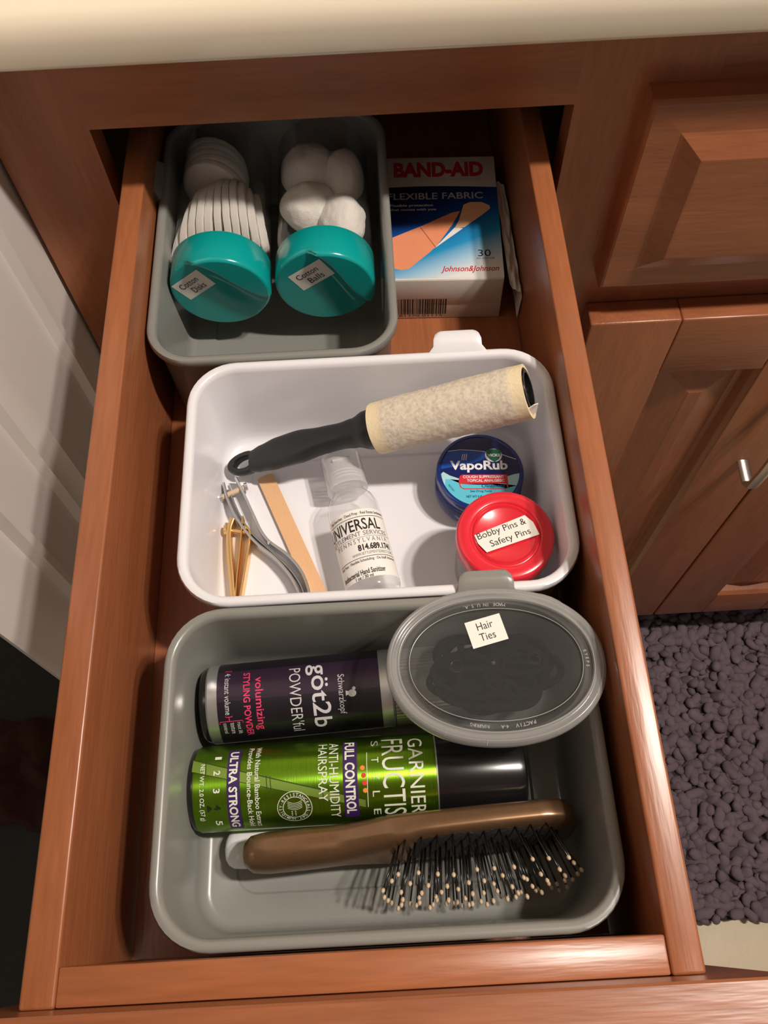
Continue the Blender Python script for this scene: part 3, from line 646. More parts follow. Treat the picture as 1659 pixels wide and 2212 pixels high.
# ------------------------------------------------------------------ lint roller
def lint_roller():
    A = Vector((-.0006, .2467, -.0450)); B = Vector((.0772, .2432, -.0118)); ax = (B-A).normalized()
    mx = frame(A, ax, Vector((0, 0, 1)).cross(ax))     # local x along the roller, z up
    t = thing('lint_roller', 'lint roller with black handle and used cream adhesive sheets, leaning across the white bin', 'lint roller', matx=mx)
    L = (B-A).length; r = .0140
    def cyl(name, prof, m, seg=64):
        vs, fs = lathe(prof, seg, 'Z'); vs = [(z, x, y) for x, y, z in vs]; return mesh(name, vs, fs, m, t)
    # tape with slightly lumpy lint covered middle
    m = bpy.data.materials.new('linty_adhesive_sheet'); m.use_nodes = True; nt = m.node_tree; b = nt.nodes['Principled BSDF']; b.inputs['Roughness'].default_value = .85
    tc = nt.nodes.new('ShaderNodeTexCoord'); sp = nt.nodes.new('ShaderNodeSeparateXYZ'); nt.links.new(tc.outputs['Object'], sp.inputs[0])
    n = nt.nodes.new('ShaderNodeTexNoise'); n.inputs['Scale'].default_value = 520; n.inputs['Detail'].default_value = 8; n.inputs['Distortion'].default_value = .3; nt.links.new(tc.outputs['Object'], n.inputs[0])
    cr = nt.nodes.new('ShaderNodeValToRGB'); cr.color_ramp.elements[0].position = .36; cr.color_ramp.elements[0].color = srgb(206, 196, 176); cr.color_ramp.elements[1].position = .58; cr.color_ramp.elements[1].color = srgb(228, 216, 196)
    nt.links.new(n.outputs['Fac'], cr.inputs[0])
    m1 = nt.nodes.new('ShaderNodeMapRange'); m1.inputs[1].default_value = .0065; m1.inputs[2].default_value = .0090; nt.links.new(sp.outputs[0], m1.inputs[0])
    m2 = nt.nodes.new('ShaderNodeMapRange'); m2.inputs[1].default_value = L-.0050; m2.inputs[2].default_value = L-.0080; nt.links.new(sp.outputs[0], m2.inputs[0])
    mu = nt.nodes.new('ShaderNodeMath'); mu.operation = 'MULTIPLY'; nt.links.new(m1.outputs[0], mu.inputs[0]); nt.links.new(m2.outputs[0], mu.inputs[1])
    mx_ = nt.nodes.new('ShaderNodeMix'); mx_.data_type = 'RGBA'; mx_.inputs[6].default_value = srgb(240, 222, 184); nt.links.new(mu.outputs[0], mx_.inputs[0]); nt.links.new(cr.outputs[0], mx_.inputs[7]); nt.links.new(mx_.outputs[2], b.inputs['Base Color'])
    bp = nt.nodes.new('ShaderNodeBump'); bp.inputs['Strength'].default_value = .5; bp.inputs['Distance'].default_value = .0006; nt.links.new(n.outputs['Fac'], bp.inputs['Height']); nt.links.new(bp.outputs[0], b.inputs['Normal'])
    rings = []
    for k in range(61):
        x = L*k/60; ring = []
        for i in range(72):
            a = 2*pi*i/72; u = min(1, max(0, min(x-.006, L-.005-x)/.003))
            q = r+u*(.0003+.00035*noise.noise(Vector((x*260, cos(a)*4, sin(a)*4))))+(.0004 if a > 1 else 0)
            ring.append((x, q*cos(a), q*sin(a)))
        rings.append(ring)
    inner = [[(x, .0122*cos(2*pi*i/72), .0122*sin(2*pi*i/72)) for i in range(72)] for x in (L, 0)]
    vs, fs = loft(rings+inner+[rings[0]], cap0=False, cap1=False); mesh('tape_roll', vs, fs, m, t, angle=50)
    cyl('core', [(0, .002), (.0118, .002), (.0120, .003), (.0120, L-.001), (.0112, L+.0006), (.0095, L+.0006), (.0090, L-.006), (0, L-.006)], M_BLACKP)
    for a in (0, 60, 120): 
        o = box('spoke', (L-.006, -.0092, -.0007), (L-.001, .0092, .0007), M_BLACKP, t, .0002); o.matrix_local = Matrix.Rotation(radians(a+20), 4, 'X')
    # torn flap of tape at the far end
    vs = [(L-.008, .004, -r-.0004), (L+.0035, .003, -r+.0030), (L+.0042, .0075, -r+.0060), (L+.0015, .0110, -r+.0072), (L-.008, .0105, -r+.0040)]
    vs = [(x, -z*.62-.0070, z*.8) for x, y, z in [(v[0], v[1], v[2]) for v in vs]]
    f = mesh('torn_flap', [(L-.006, -.0139, .0010), (L+.0030, -.0120, .0040), (L+.0046, -.0098, .0010), (L+.0020, -.0105, -.0050), (L-.006, -.0138, -.0050), (L-.006, -.0133, .0010), (L+.0030, -.0114, .0040), (L+.0046, -.0092, .0010), (L+.0020, -.0099, -.0050), (L-.006, -.0132, -.0050)],
             [(0, 1, 2, 3, 4), (9, 8, 7, 6, 5), (0, 5, 6, 1), (1, 6, 7, 2), (2, 7, 8, 3), (3, 8, 9, 4), (4, 9, 5, 0)], M_STICK, t, smooth=False)
    # handle: flattened section that swells, narrows and ends in an eye, sweeping down towards the bin floor
    e = mx.inverted() @ Vector((-.0880, .2487, FZ+.0048))
    LH = e.length; d = e.normalized(); side = d.cross(Vector((0, 0, 1))).normalized(); up = side.cross(d)
    key = [(0, .0110, .0110), (.05, .0106, .0100), (.13, .0082, .0074), (.22, .0074, .0062), (.33, .0080, .0060), (.50, .0102, .0058), (.64, .0101, .0050), (.76, .0085, .0042), (.83, .0070, .0036)]
    def sample(u):
        for (u0, a0, b0), (u1, a1, b1) in zip(key, key[1:]):
            if u <= u1+1e-9:
                q = (u-u0)/(u1-u0); q = q*q*(3-2*q); return a0+(a1-a0)*q, b0+(b1-b0)*q
        return key[-1][1:]
    rings = []
    for k in range(41):
        u = .83*k/40; a_, b_ = sample(u); c = e*u+up*(.0030*sin(pi*u))
        rings.append([c+side*a_*(abs(cos(q))**.85*(1 if cos(q) > 0 else -1))+up*b_*(abs(sin(q))**.85*(1 if sin(q) > 0 else -1)) for q in [2*pi*i/24 for i in range(24)]])
    vs, fs = loft(rings); mesh('handle', vs, fs, M_BLACKR, t, angle=60)
    # flat end with an eye: outer outline and inner hole joined by a rounded section
    def lobe(cu, au, bv, q, ex): 
        cq, sq = cos(q), sin(q); return cu+au*abs(cq)**ex*(1 if cq > 0 else -1), bv*abs(sq)**ex*(1 if sq > 0 else -1)
    rings = []; m_ = 48
    for h, wgt in ((-.0012, .5), (-.0025, .15), (-.0025, .85), (-.0012, 1.0), (.0012, 1.0), (.0025, .85), (.0025, .15), (.0012, 0.0), (-.0012, 0.0)):
        ring = []
        for i in range(m_):
            q = 2*pi*i/m_; uo, vo = lobe(.895, .105, .0070-.0010*cos(q)*1.6, q, .85); ui, vi = lobe(.888, .058, .0036-.0007*cos(q), q, .9)
            g = 1-wgt if wgt not in (.5,) else 1; g = wgt if wgt != .5 else 0.0
            u_, v_ = ui+(uo-ui)*g, vi+(vo-vi)*g
            ring.append(e*u_+side*v_+up*(h+.0012))
        rings.append(ring)
    vs, fs = loft(rings, True, False, False); mesh('eyelet', vs, fs, M_BLACKR, t, angle=50)
lint_roller()

# ------------------------------------------------------------------ emery board
def emery():
    A = Vector((-.0680, .2450, 0)); B = Vector((-.0345, .1610, 0)); d = (B-A); L = d.length
    mx = frame(Vector((A.x, A.y, FZ+.0001)), d, Vector((0, 0, 1)).cross(d))
    pts = []; w = .0048
    for i in range(9): a = pi/2+pi*i/8; pts.append((.0008+w*.25*cos(a), w*sin(a)))
    for i in range(9): a = -pi/2+pi*i/8; pts.append((L-w+w*cos(a), w*sin(a)))
    vs, fs = loft([[(x, y, 0) for x, y in pts], [(x, y, .0011) for x, y in pts]])
    o = mesh('nail_file', vs, fs, M_EMERY, angle=30); o.matrix_world = mx
    tag(o, 'tan emery board nail file lying between the clippers and the sanitizer bottle', 'nail file')
emery()

# ------------------------------------------------------------------ nail clippers lying on their sides
def ribbon(name, pts, th, z0, z1, m, parent, taper=None):
    P = smooth_path([(x, y, 0) for x, y in pts], 6); n = len(P); rings = []
    for i, p in enumerate(P):
        tg = (P[min(i+1, n-1)]-P[max(i-1, 0)]).normalized(); nn = Vector((-tg.y, tg.x, 0))*th/2
        u = i/(n-1); za, zb = (z0, z1) if not taper else (z0+(taper(u)[0]), z1-(taper(u)[1]))
        rings.append([p+nn+Vector((0, 0, za)), p-nn+Vector((0, 0, za)), p-nn*1.0+Vector((0, 0, zb-.0003)), p-nn*.6+Vector((0, 0, zb)), p+nn*.6+Vector((0, 0, zb)), p+nn+Vector((0, 0, zb-.0003))])
    vs, fs = loft(rings); return mesh(name, vs, fs, m, parent, angle=40)
def clipper_silver():
    t = thing('nail_clipper', 'large silver nail clipper with curved arms lying on its side', 'nail clipper', (-.0700, .2030, FZ))
    S = lambda pts: [((x/3.456+440-875)/4.30/1000-.0030*0+.0700, (2018-(y/3.456+960))/4.10/1000*1.0*0+((1290-(y/3.456+960))*.000303+.1674)-.2100) for x, y in pts]
    X = lambda x, y: (-.0911+((x/3.456+440)-487)*.000268)-(-.0700)
    def S(pts): return [(X(x, y), .2411+(1045-(y/3.456+960))*.000301-.2100) for x, y in pts]
    z0, z1 = .0002, .0088
    ribbon('lower_arm', S([(165, 250), (205, 380), (290, 540), (410, 690), (560, 815), (680, 960), (752, 1130), (790, 1260)]), .0015, z0, z1, M_CHROME, t)
    ribbon('upper_arm', S([(255, 215), (320, 340), (400, 510), (455, 620), (520, 700), (640, 790), (735, 900), (790, 1030), (800, 1150), (800, 1265)]), .0015, z0, z1, M_CHROME, t)
    ribbon('lever', S([(200, 262), (240, 380), (310, 520), (400, 640), (540, 770), (660, 890), (740, 1010), (776, 1140)]), .0011, z0+.0015, z1-.002, M_CHROMED, t)
    a = S([(150, 345), (330, 275)]); tube('pin', [(*a[0], z1-.003), (*a[1], z1-.003)], .0017, M_TIP, t, 12)
    for q in a: 
        o = tube('pin_head', [(q[0]-.0008, q[1]-.0002, z1-.003), (q[0]+.0008, q[1]+.0002, z1-.003)], .0026, M_CHROME, t, 14)
    b = S([(512, 705)])[0]; vs, fs = lathe([(0, 0), (.0011, .0004), (.0013, .0012), (.0007, .0022), (0, .0024)], 14); o = mesh('pivot_dimple', vs, fs, M_CHROME, t); o.location = (b[0], b[1], z1-.0012)
clipper_silver()
def clipper_gold():
    t = thing('nail_clipper', 'small gold nail clipper lying on its side near the corner', 'nail clipper', (-.0820, .1900, FZ))
    def S(pts): return [(-.0891+((x/3.456+440)-490)*.000268+.0820+.0008, .2065+(1160-(y/3.456+960))*.000295-.1900) for x, y in pts]
    z0, z1 = .0002, .0082
    ribbon('lower_arm', S([(215, 590), (192, 680), (200, 840), (222, 1010), (243, 1190), (248, 1240)]), .0026, z0, z1, M_GOLD, t)
    ribbon('upper_arm', S([(300, 655), (345, 695), (335, 820), (312, 990), (290, 1140), (278, 1240)]), .0013, z0, z1, M_GOLD, t)
    ribbon('lever', S([(288, 580), (284, 700), (275, 860), (262, 1010), (256, 1150)]), .0010, z0+.001, z1, M_GOLD, t)
    a = S([(172, 665), (335, 690)]); tube('pin', [(*a[0], z1-.0028), (*a[1], z1-.0028)], .0014, M_GOLD, t, 12)
    tube('pin_head', [(a[0][0]-.0014, a[0][1], z1-.0028), (a[0][0]+.0002, a[0][1], z1-.0028)], .0030, M_GOLD, t, 18)
clipper_gold()

# ------------------------------------------------------------------ can of styling powder (local y towards its cap)
def can_frame(A, B): 
    A, B = Vector(A), Vector(B); d = (B-A).normalized(); return frame(A, d.cross(Vector((0, 0, 1))), d), (B-A).length
def powder():
    r = .0190; zc = FZ+r+.0002
    mx, L = can_frame((-.0928, .1060, zc), (.0367, .1118, zc))
    t = thing('powder_can', 'black styling powder can with silver ribbed cap lying behind the green can', 'can', matx=mx)
    body = mat('black_purple_can_print', srgb(26, 20, 30), .34, coat=.2)
    vs, fs = lathe([(0, .0015), (r-.005, .0), (r-.0022, .0003), (r-.0010, .0018), (r-.0006, .0036)], 72, 'Y'); mesh('base', vs, fs, M_BLACKP, t)
    vs, fs = lathe([(r-.0008, .0034), (r, .0045), (r, .0082), (r, .0875), (r, .0925), (r-.0010, .0935), (0, .0935)], 72, 'Y')
    mesh('can_body', vs, fs, M_SILVER, t)
    P = Print(); P.rect(-pi*r*.999, .0092, pi*r*.999, .0872); P.build('printed_sleeve', body, t, wrap(r+.0001), step=.0015)
    pur = mat('purple_band_print', srgb(46, 31, 50), .34, coat=.2); P = Print(); P.rect(-.012, .0093, .004, .0871); P.build('sleeve_band', pur, t, wrap(r+.00014), step=.0015)
    # ribbed cap
    n = 120; rings = []
    for y, q, rb in ((.0936, .0176, 0), (.0938, .0182, 1), (.1270, .0180, 1), (.1282, .0172, 0), (.1284, .0, 0)):
        rings.append([((q+(.00035 if (i % 2 and rb) else 0))*cos(2*pi*i/n), y, -(q+(.00035 if (i % 2 and rb) else 0))*sin(2*pi*i/n)) for i in range(n)])
    vs, fs = loft(rings, True, True, False); mesh('ribbed_cap', vs, fs, mat('silver_grey_cap_plastic', srgb(160, 160, 158), .3, metal=.5), t, angle=20)
    R = r+.0002; k = .0190/92     # print design units: photo pixels around the can
    ax = lambda px: (px-437)*.0002185+.0005
    th = lambda py, px: R*(math.asin(max(-.985, min(.985, (py-(1529-(px-460)*.108))/93)))+.25)
    def T(P, s, px0, px1, py0, py1, **kw): 
        c = (px0+px1)/2; P.text(s, th(py0, c), ax(px0), th(py1, c), ax(px1), **kw)
    gs = mat('light_grey_print', srgb(206, 204, 208), .45); pk = mat('pink_print', srgb(236, 60, 110), .45)
    P = Print(); T(P, 'Schwarzkopf', 738, 757, 1457, 1547); T(P, 'göt2b', 672, 724, 1434, 1577, bold=.010); T(P, "POWDER'ful", 636, 662, 1444, 1586, bold=-.004); T(P, '4: instant volume', 494, 507, 1457, 1551)
    c = (th(1500, 768), ax(768)); P.disc(c[0], c[1]+.0008, .0017, .0020); P.poly([(c[0]-.0004, c[1]+.001), (c[0]+.0010, c[1]-.0022), (c[0]-.0014, c[1]-.0022)]); P.disc(c[0]-.0022, c[1]+.0018, .0008)
    P.build('lettering', gs, t, wrap(R), step=.0012)
    P = Print(); T(P, 'volumizing', 556, 579, 1464, 1583, bold=.010); T(P, 'STYLING POWDER', 535, 550, 1455, 1597, bold=.015)
    yb = th(1556, 500)
    P.line([(th(1452, 500)+.0004, ax(508)), (th(1452, 500), ax(508)), (th(1452, 500), ax(494)), (th(1452, 500)+.0004, ax(494))], .0003)
    P.line([(yb-.0006, ax(508)), (yb, ax(508)), (yb, ax(494)), (yb-.0006, ax(494))], .0003); P.line([(yb, ax(501)), (yb+.0022, ax(501))], .0003); P.line([(yb+.0034, ax(480)), (yb+.0022, ax(480)), (yb+.0022, ax(530)), (yb+.0034, ax(530))], .0003)
    P.build('lettering', pk, t, wrap(R), step=.0012)
    P = Print(); P.text('root lift', yb+.0030, ax(517), yb+.0100, ax(526)); P.text('texture', yb+.0030, ax(502), yb+.0095, ax(511)); P.text('control', yb+.0030, ax(487), yb+.0090, ax(496)); P.build('lettering', gs, t, wrap(R), step=.0012)
powder()

# ------------------------------------------------------------------ green hairspray can
def hairspray():
    r = .0195; zc = FZ+r+.0002
    mx, L = can_frame((-.0960, .0660, zc), (.0607, .0672, zc))
    t = thing('hairspray_can', 'green metallic hairspray can with black cap lying against the hairbrush', 'can', matx=mx)
    g = bpy.data.materials.new('green_brushed_can_print'); g.use_nodes = True; nt = g.node_tree; b = nt.nodes['Principled BSDF']
    b.inputs['Metallic'].default_value = .95; b.inputs['Roughness'].default_value = .36
    b.inputs['Anisotropic'].default_value = .85; b.inputs['Anisotropic Rotation'].default_value = .25      # brushed around the can
    tg = nt.nodes.new('ShaderNodeTangent'); tg.direction_type = 'RADIAL'; tg.axis = 'Y'; nt.links.new(tg.outputs[0], b.inputs['Tangent']); b.inputs['Base Color'].default_value = srgb(108, 168, 30)
    tc = nt.nodes.new('ShaderNodeTexCoord'); mp = nt.nodes.new('ShaderNodeMapping'); mp.inputs['Scale'].default_value = (60, 2500, 60); nt.links.new(tc.outputs['Object'], mp.inputs[0])
    n = nt.nodes.new('ShaderNodeTexNoise'); n.inputs['Scale'].default_value = 1; nt.links.new(mp.outputs[0], n.inputs[0])
    bp = nt.nodes.new('ShaderNodeBump'); bp.inputs['Strength'].default_value = .25; bp.inputs['Distance'].default_value = .0003; nt.links.new(n.outputs['Fac'], bp.inputs['Height']); nt.links.new(bp.outputs[0], b.inputs['Normal'])
    mx2 = nt.nodes.new('ShaderNodeMix'); mx2.data_type = 'RGBA'; mx2.inputs[6].default_value = srgb(104, 152, 30); mx2.inputs[7].default_value = srgb(136, 182, 46); nt.links.new(n.outputs['Fac'], mx2.inputs[0]); nt.links.new(mx2.outputs[2], b.inputs['Base Color'])
    vs, fs = lathe([(0, .0020), (r-.0055, .0), (r-.0025, .0002), (r-.0010, .0016), (r-.0007, .0030)], 72, 'Y'); mesh('base', vs, fs, M_BLACKP, t)
    vs, fs = lathe([(r-.0009, .0028), (r, .0042), (r, .1130), (r-.0003, .1142)], 72, 'Y'); mesh('can_body', vs, fs, g, t)
    vs, fs = lathe([(r-.0016, .1142), (r-.0001, .1143), (r-.0001, .1149), (r-.0016, .1150)], 72, 'Y'); mesh('rim', vs, fs, M_SILVER, t)
    c = r-.0006; vs, fs = lathe([(0, .1145), (c, .1150), (c, .1160), (c-.0003, .1520), (c-.0012, .1548), (c-.0035, .1560), (0, .1562)], 72, 'Y'); mesh('cap', vs, fs, M_BLACKP, t)
    R = r+.00012
    ax = lambda px: (px-413)*.0002185-.0006
    th = lambda py, px: R*(math.asin(max(-.985, min(.985, (py-(1704-(px-430)*.068))/96)))+.16)
    def T(P, s, px0, px1, py0, py1, **kw):
        cc = (px0+px1)/2; P.text(s, th(py0, cc), ax(px0), th(py1, cc), ax(px1), **kw)
    wh = mat('pale_print', srgb(226, 230, 214), .45); pu = mat('purple_strip_print', srgb(58, 30, 92), .4); dk = mat('dark_green_print', srgb(40, 66, 14), .45)
    bamb = mat('bamboo_print', srgb(132, 164, 66), .42, metal=.5)
    st = lambda px, d: (th(1650+(px-413)*.215+d, px), ax(px))
    P = Print(); pts = [(st(x, -13+(x-413)*.012), st(x, 13-(x-413)*.012)) for x in range(428, 800, 12)]
    P.add([Vector(a) for a, _ in pts]+[Vector(b_) for _, b_ in pts], [(i, i+1, len(pts)+i+1, len(pts)+i) for i in range(len(pts)-1)]); P.build('bamboo_picture', bamb, t, wrap(R-.00004), step=.0012)
    P = Print(); P.line([a for a, _ in pts], .00050); P.line([b_ for _, b_ in pts], .00030)
    for x in (456, 584, 592, 700): P.line([st(x, -14), st(x+2, 14)], .0004)
    P.poly([st(*q) for q in ((700, -20), (715, -34), (722, -46), (712, -30))]); P.build('bamboo_picture', dk, t, wrap(R), step=.0012)
    P = Print()
    P.rect(th(1599, 758), ax(744), th(1760, 758), ax(774)); P.build('purple_strip', pu, t, wrap(R+.00004), step=.0012); P = Print(); P.rect(th(1618, 515), ax(502), th(1786, 515), ax(529)); P.build('purple_strip', pu, t, wrap(R+.00004), step=.0012)
    P = Print()
    T(P, 'GARNIER', 882, 913, 1590, 1750, bold=.0); T(P, 'FRUCTIS', 826, 872, 1592, 1753, bold=.0)
    for s, y in zip('STYLE', (1602, 1638, 1674, 1710, 1748)): T(P, s, 804, 819, y-6, y+6)
    T(P, 'FULL CONTROL', 748, 769, 1600, 1752, bold=.03); T(P, 'ANTI-HUMIDITY', 715, 735, 1602, 1760); T(P, 'HAIRSPRAY', 692, 711, 1605, 1727)
    T(P, 'With Natural Bamboo Extract', 560, 571, 1612, 1780, bold=.01); T(P, 'Provides Bounce-Back Hold', 544, 555, 1614, 1780, bold=.01)
    T(P, 'ULTRA STRONG', 506, 524, 1622, 1782, bold=.03)
    for s, y in (('1', 1636), ('2', 1668), ('3', 1706), ('5', 1774)): T(P, s, 474, 488, y-(3 if s == '1' else 5), y+(3 if s == '1' else 5), bold=.02)
    T(P, 'NET WT. 2.0 OZ. (57 g)', 443, 455, 1650, 1770, bold=.01)
    P.line([(th(1622, 794), ax(795)), (th(1738, 794), ax(793))], .0003)
    cx, cy = th(1741, 641), ax(641); k = .0076; k2 = .0062
    def ell(P, a, w, a0=0, a1=360): P.line([(cx+a*cos(radians(a0+(a1-a0)*i/40)), cy+a*sin(radians(a0+(a1-a0)*i/40))) for i in range(41)], w)
    ell(P, .0078, .0003); ell(P, .0053, .0003)
    for j, s in enumerate('ALL·DAY·HUMIDITY·RESISTANCE'):
        a = radians(100-j*13.3)
        vs_, fs_ = text_polys(s, .01); 
        if not vs_: continue
        mxx = max(v.x for v in vs_)-min(v.x for v in vs_); x0 = min(v.x for v in vs_)
        out = []
        for v in vs_:
            u, w = (v.x-x0-mxx/2)*.0019, v.y*.0019+.0057
            out.append(Vector((cx+u*sin(a)+w*cos(a), cy-u*cos(a)+w*sin(a))))
        P.add(out, fs_)
    for q in range(5): P.line([(cx-.0035+q*.0008+.0012*sin(i/6*3), cy+.0034-i/6*.0066) for i in range(7)], .00022)
    for q in range(6): P.disc(cx+.0018+.0010*(q % 3), cy-.0014+.0016*(q//3), .0003, .0003, 8)
    P.build('lettering', wh, t, wrap(R+.0001), step=.0012)
    P = Print(); T(P, '4', 474, 488, 1737, 1747, bold=.02); P.poly([(th(1737, 465), ax(460)), (th(1752, 465), ax(460)), (th(1745, 465), ax(470))]); P.build('lettering', mat('dark_print', srgb(24, 34, 14), .5), t, wrap(R+.0001), step=.0012)
    for px, py, c_ in ((785, 1655, (240, 140, 50)), (787, 1671, (225, 50, 40)), (788, 1687, (225, 50, 40)), (789, 1703, (240, 150, 60))):
        P = Print(); P.disc(th(py, px), ax(px), .0011, .0011, 14); P.build('fruit_dot', mat('fruit_dot_print', srgb(*c_), .45), t, wrap(R+.0001), step=.0012)
hairspray()

# ------------------------------------------------------------------ white tube under the brush handle
def white_tube():
    t = thing('lotion_tube', 'white rounded tube with dark cap, mostly hidden under the hairbrush handle', 'tube', (-.0830, .0400, FZ+.0062))
    rings = []
    for x, s in ((0, .15), (.0006, .55), (.002, .80), (.0045, .96), (.008, 1), (.05, 1), (.062, .9)):
        rings.append([(x, .0090*s*cos(2*pi*i/32), .0058*s*sin(2*pi*i/32)) for i in range(32)])
    vs, fs = loft(rings); mesh('tube_body', vs, fs, M_WHITEP, t, angle=60)
    rings = [[(x, .0078*s*cos(2*pi*i/32), .0052*s*sin(2*pi*i/32)) for i in range(32)] for x, s in ((.0622, .95), (.063, 1), (.078, 1), (.080, .85))]
    vs, fs = loft(rings); mesh('cap', vs, fs, M_BLACKP, t)
white_tube()

# ------------------------------------------------------------------ hairbrush
def hairbrush():
    A = Vector((-.0715, .0352, -.0630)); B = Vector((.0805, .0430, -.0655)); x = (B-A).normalized(); L = (B-A).length
    n = Vector((.06, -.955, .28)); n = (n-x*n.dot(x)).normalized()
    w = n.cross(x)                                            # local y: across the head
    mx = Matrix.Identity(4)
    for i in range(3): mx[i][0], mx[i][1], mx[i][2], mx[i][3] = x[i], w[i], n[i], A[i]
    t = thing('hairbrush', 'bronze hairbrush with ball tipped black bristles lying on its side in the front bin', 'hairbrush', matx=mx)
    key = [(0, .0003, .0003, 0), (.008, .0050, .0045, 0), (.03, .0082, .0068, 0), (.07, .0098, .0076, 0), (.20, .0104, .0076, 0), (.30, .0104, .0073, 0), (.36, .0122, .0070, 0), (.44, .0155, .0066, 0), (.55, .0170, .0062, 0), (.74, .0174, .0060, 0), (.90, .0170, .0058, 0), (.96, .0150, .0056, 0), (.988, .0105, .0050, 0), (1.0, .0030, .0030, 0)]
    def S(u):
        for a, b in zip(key, key[1:]):
            if u <= b[0]+1e-9:
                q = (u-a[0])/(b[0]-a[0]); return [a[i]+(b[i]-a[i])*q for i in (1, 2, 3)]
        return key[-1][1:]
    U = [0, .003, .007, .012, .02, .03, .045]+[.06+.02*k for k in range(44)]+[.95, .965, .98, .99, .997, 1.0]
    rings = []
    for u in U:
        a, b, c = S(u); b *= 1.08
        ring = []
        for i in range(40):
            q = 2*pi*i/40; cy, sz = cos(q), sin(q); e = .8 if u < .3 else max(.5, .8-(u-.3)*2)
            zz = b*(abs(sz)**e)*(1 if sz > 0 else -1)
            if zz > 0 and u > .5: zz *= .90             # flatter where the cushion sits
            ring.append((u*L, a*(abs(cy)**e)*(1 if cy > 0 else -1), zz+c))
        rings.append(ring)
    vs, fs = loft(rings); mesh('body', vs, fs, M_BRONZE, t, angle=60)
    # seam line around the edge
    tube('seam', [(u*L, -(S(u)[0]+.00005), S(u)[2]+.0002) for u in U[5:-4]], .00022, M_CUSH, t, 6)
    # cushion: shallow dome on the head
    cu, cv = .69*L, 0; ra, rb = .0420, .0140; rings = []
    for k in range(9):
        f = 1-k/9; rings.append([(cu+ra*f*abs(cos(2*pi*i/48))**.75*(1 if cos(2*pi*i/48) > 0 else -1), rb*f*abs(sin(2*pi*i/48))**.75*(1 if sin(2*pi*i/48) > 0 else -1), .0040+.0040*sqrt(max(0, 1-f*f*.999))) for i in range(48)])
    vs, fs = loft(rings); mesh('cushion', vs, fs, M_CUSH, t, angle=60)
    # bristles
    bv, bf = lathe([(.00048, 0), (.00042, .010), (.00036, .0205)], 6); me_b = bpy.data.meshes.new('bristle'); me_b.from_pydata(bv, [], bf); me_b.materials.append(M_BRIS)
    tv, tf = lathe([(.0001, -.0013), (.0007, -.0008), (.00096, 0), (.0007, .0008), (.0001, .0012)], 8); me_t = bpy.data.meshes.new('bristle_tip'); me_t.from_pydata(tv, [], tf); me_t.materials.append(M_TIP)
    for me in (me_b, me_t): me.polygons.foreach_set('use_smooth', [True]*len(me.polygons))
    random.seed(11)
    for row in range(7):
        v = (row-3)/3.0; nn = [10, 11, 12, 13, 12, 11, 10][row]
        for k in range(nn):
            u = -1+2*(k+.5)/nn; hw = 1-.12*v*v
            px, py = cu+ra*.93*u*hw, rb*.88*v; f = sqrt((u*hw)**2+(v*.88)**2); pz = .0040+.0040*sqrt(max(0, 1-min(.99, f*f)))-.0004
            d = Vector(((px-cu)/ra*.42+random.uniform(-.06, .06), py/rb*.42+random.uniform(-.06, .06), 1)).normalized()
            q = Vector((0, 0, 1)).rotation_difference(d)
            ln = random.uniform(.93, 1.05)
            m = Matrix.Translation((px, py, pz)) @ q.to_matrix().to_4x4() @ Matrix.Diagonal((1, 1, ln, 1))
            # stop the lowest ones above the bin floor and clear of the front wall
            tip = mx @ (m @ Vector((0, 0, .0212)))
            if tip.z < FZ+.0012:
                d.y += (FZ+.0012-tip.z)/.021*(1 if w.z > 0 else -1)*1.15; d.normalize(); q = Vector((0, 0, 1)).rotation_difference(d)
                m = Matrix.Translation((px, py, pz)) @ q.to_matrix().to_4x4() @ Matrix.Diagonal((1, 1, ln, 1))
            o = link('bristle', me_b, t, m); link('bristle_tip', me_t, o, Matrix.Translation((0, 0, .0210)))
hairbrush()

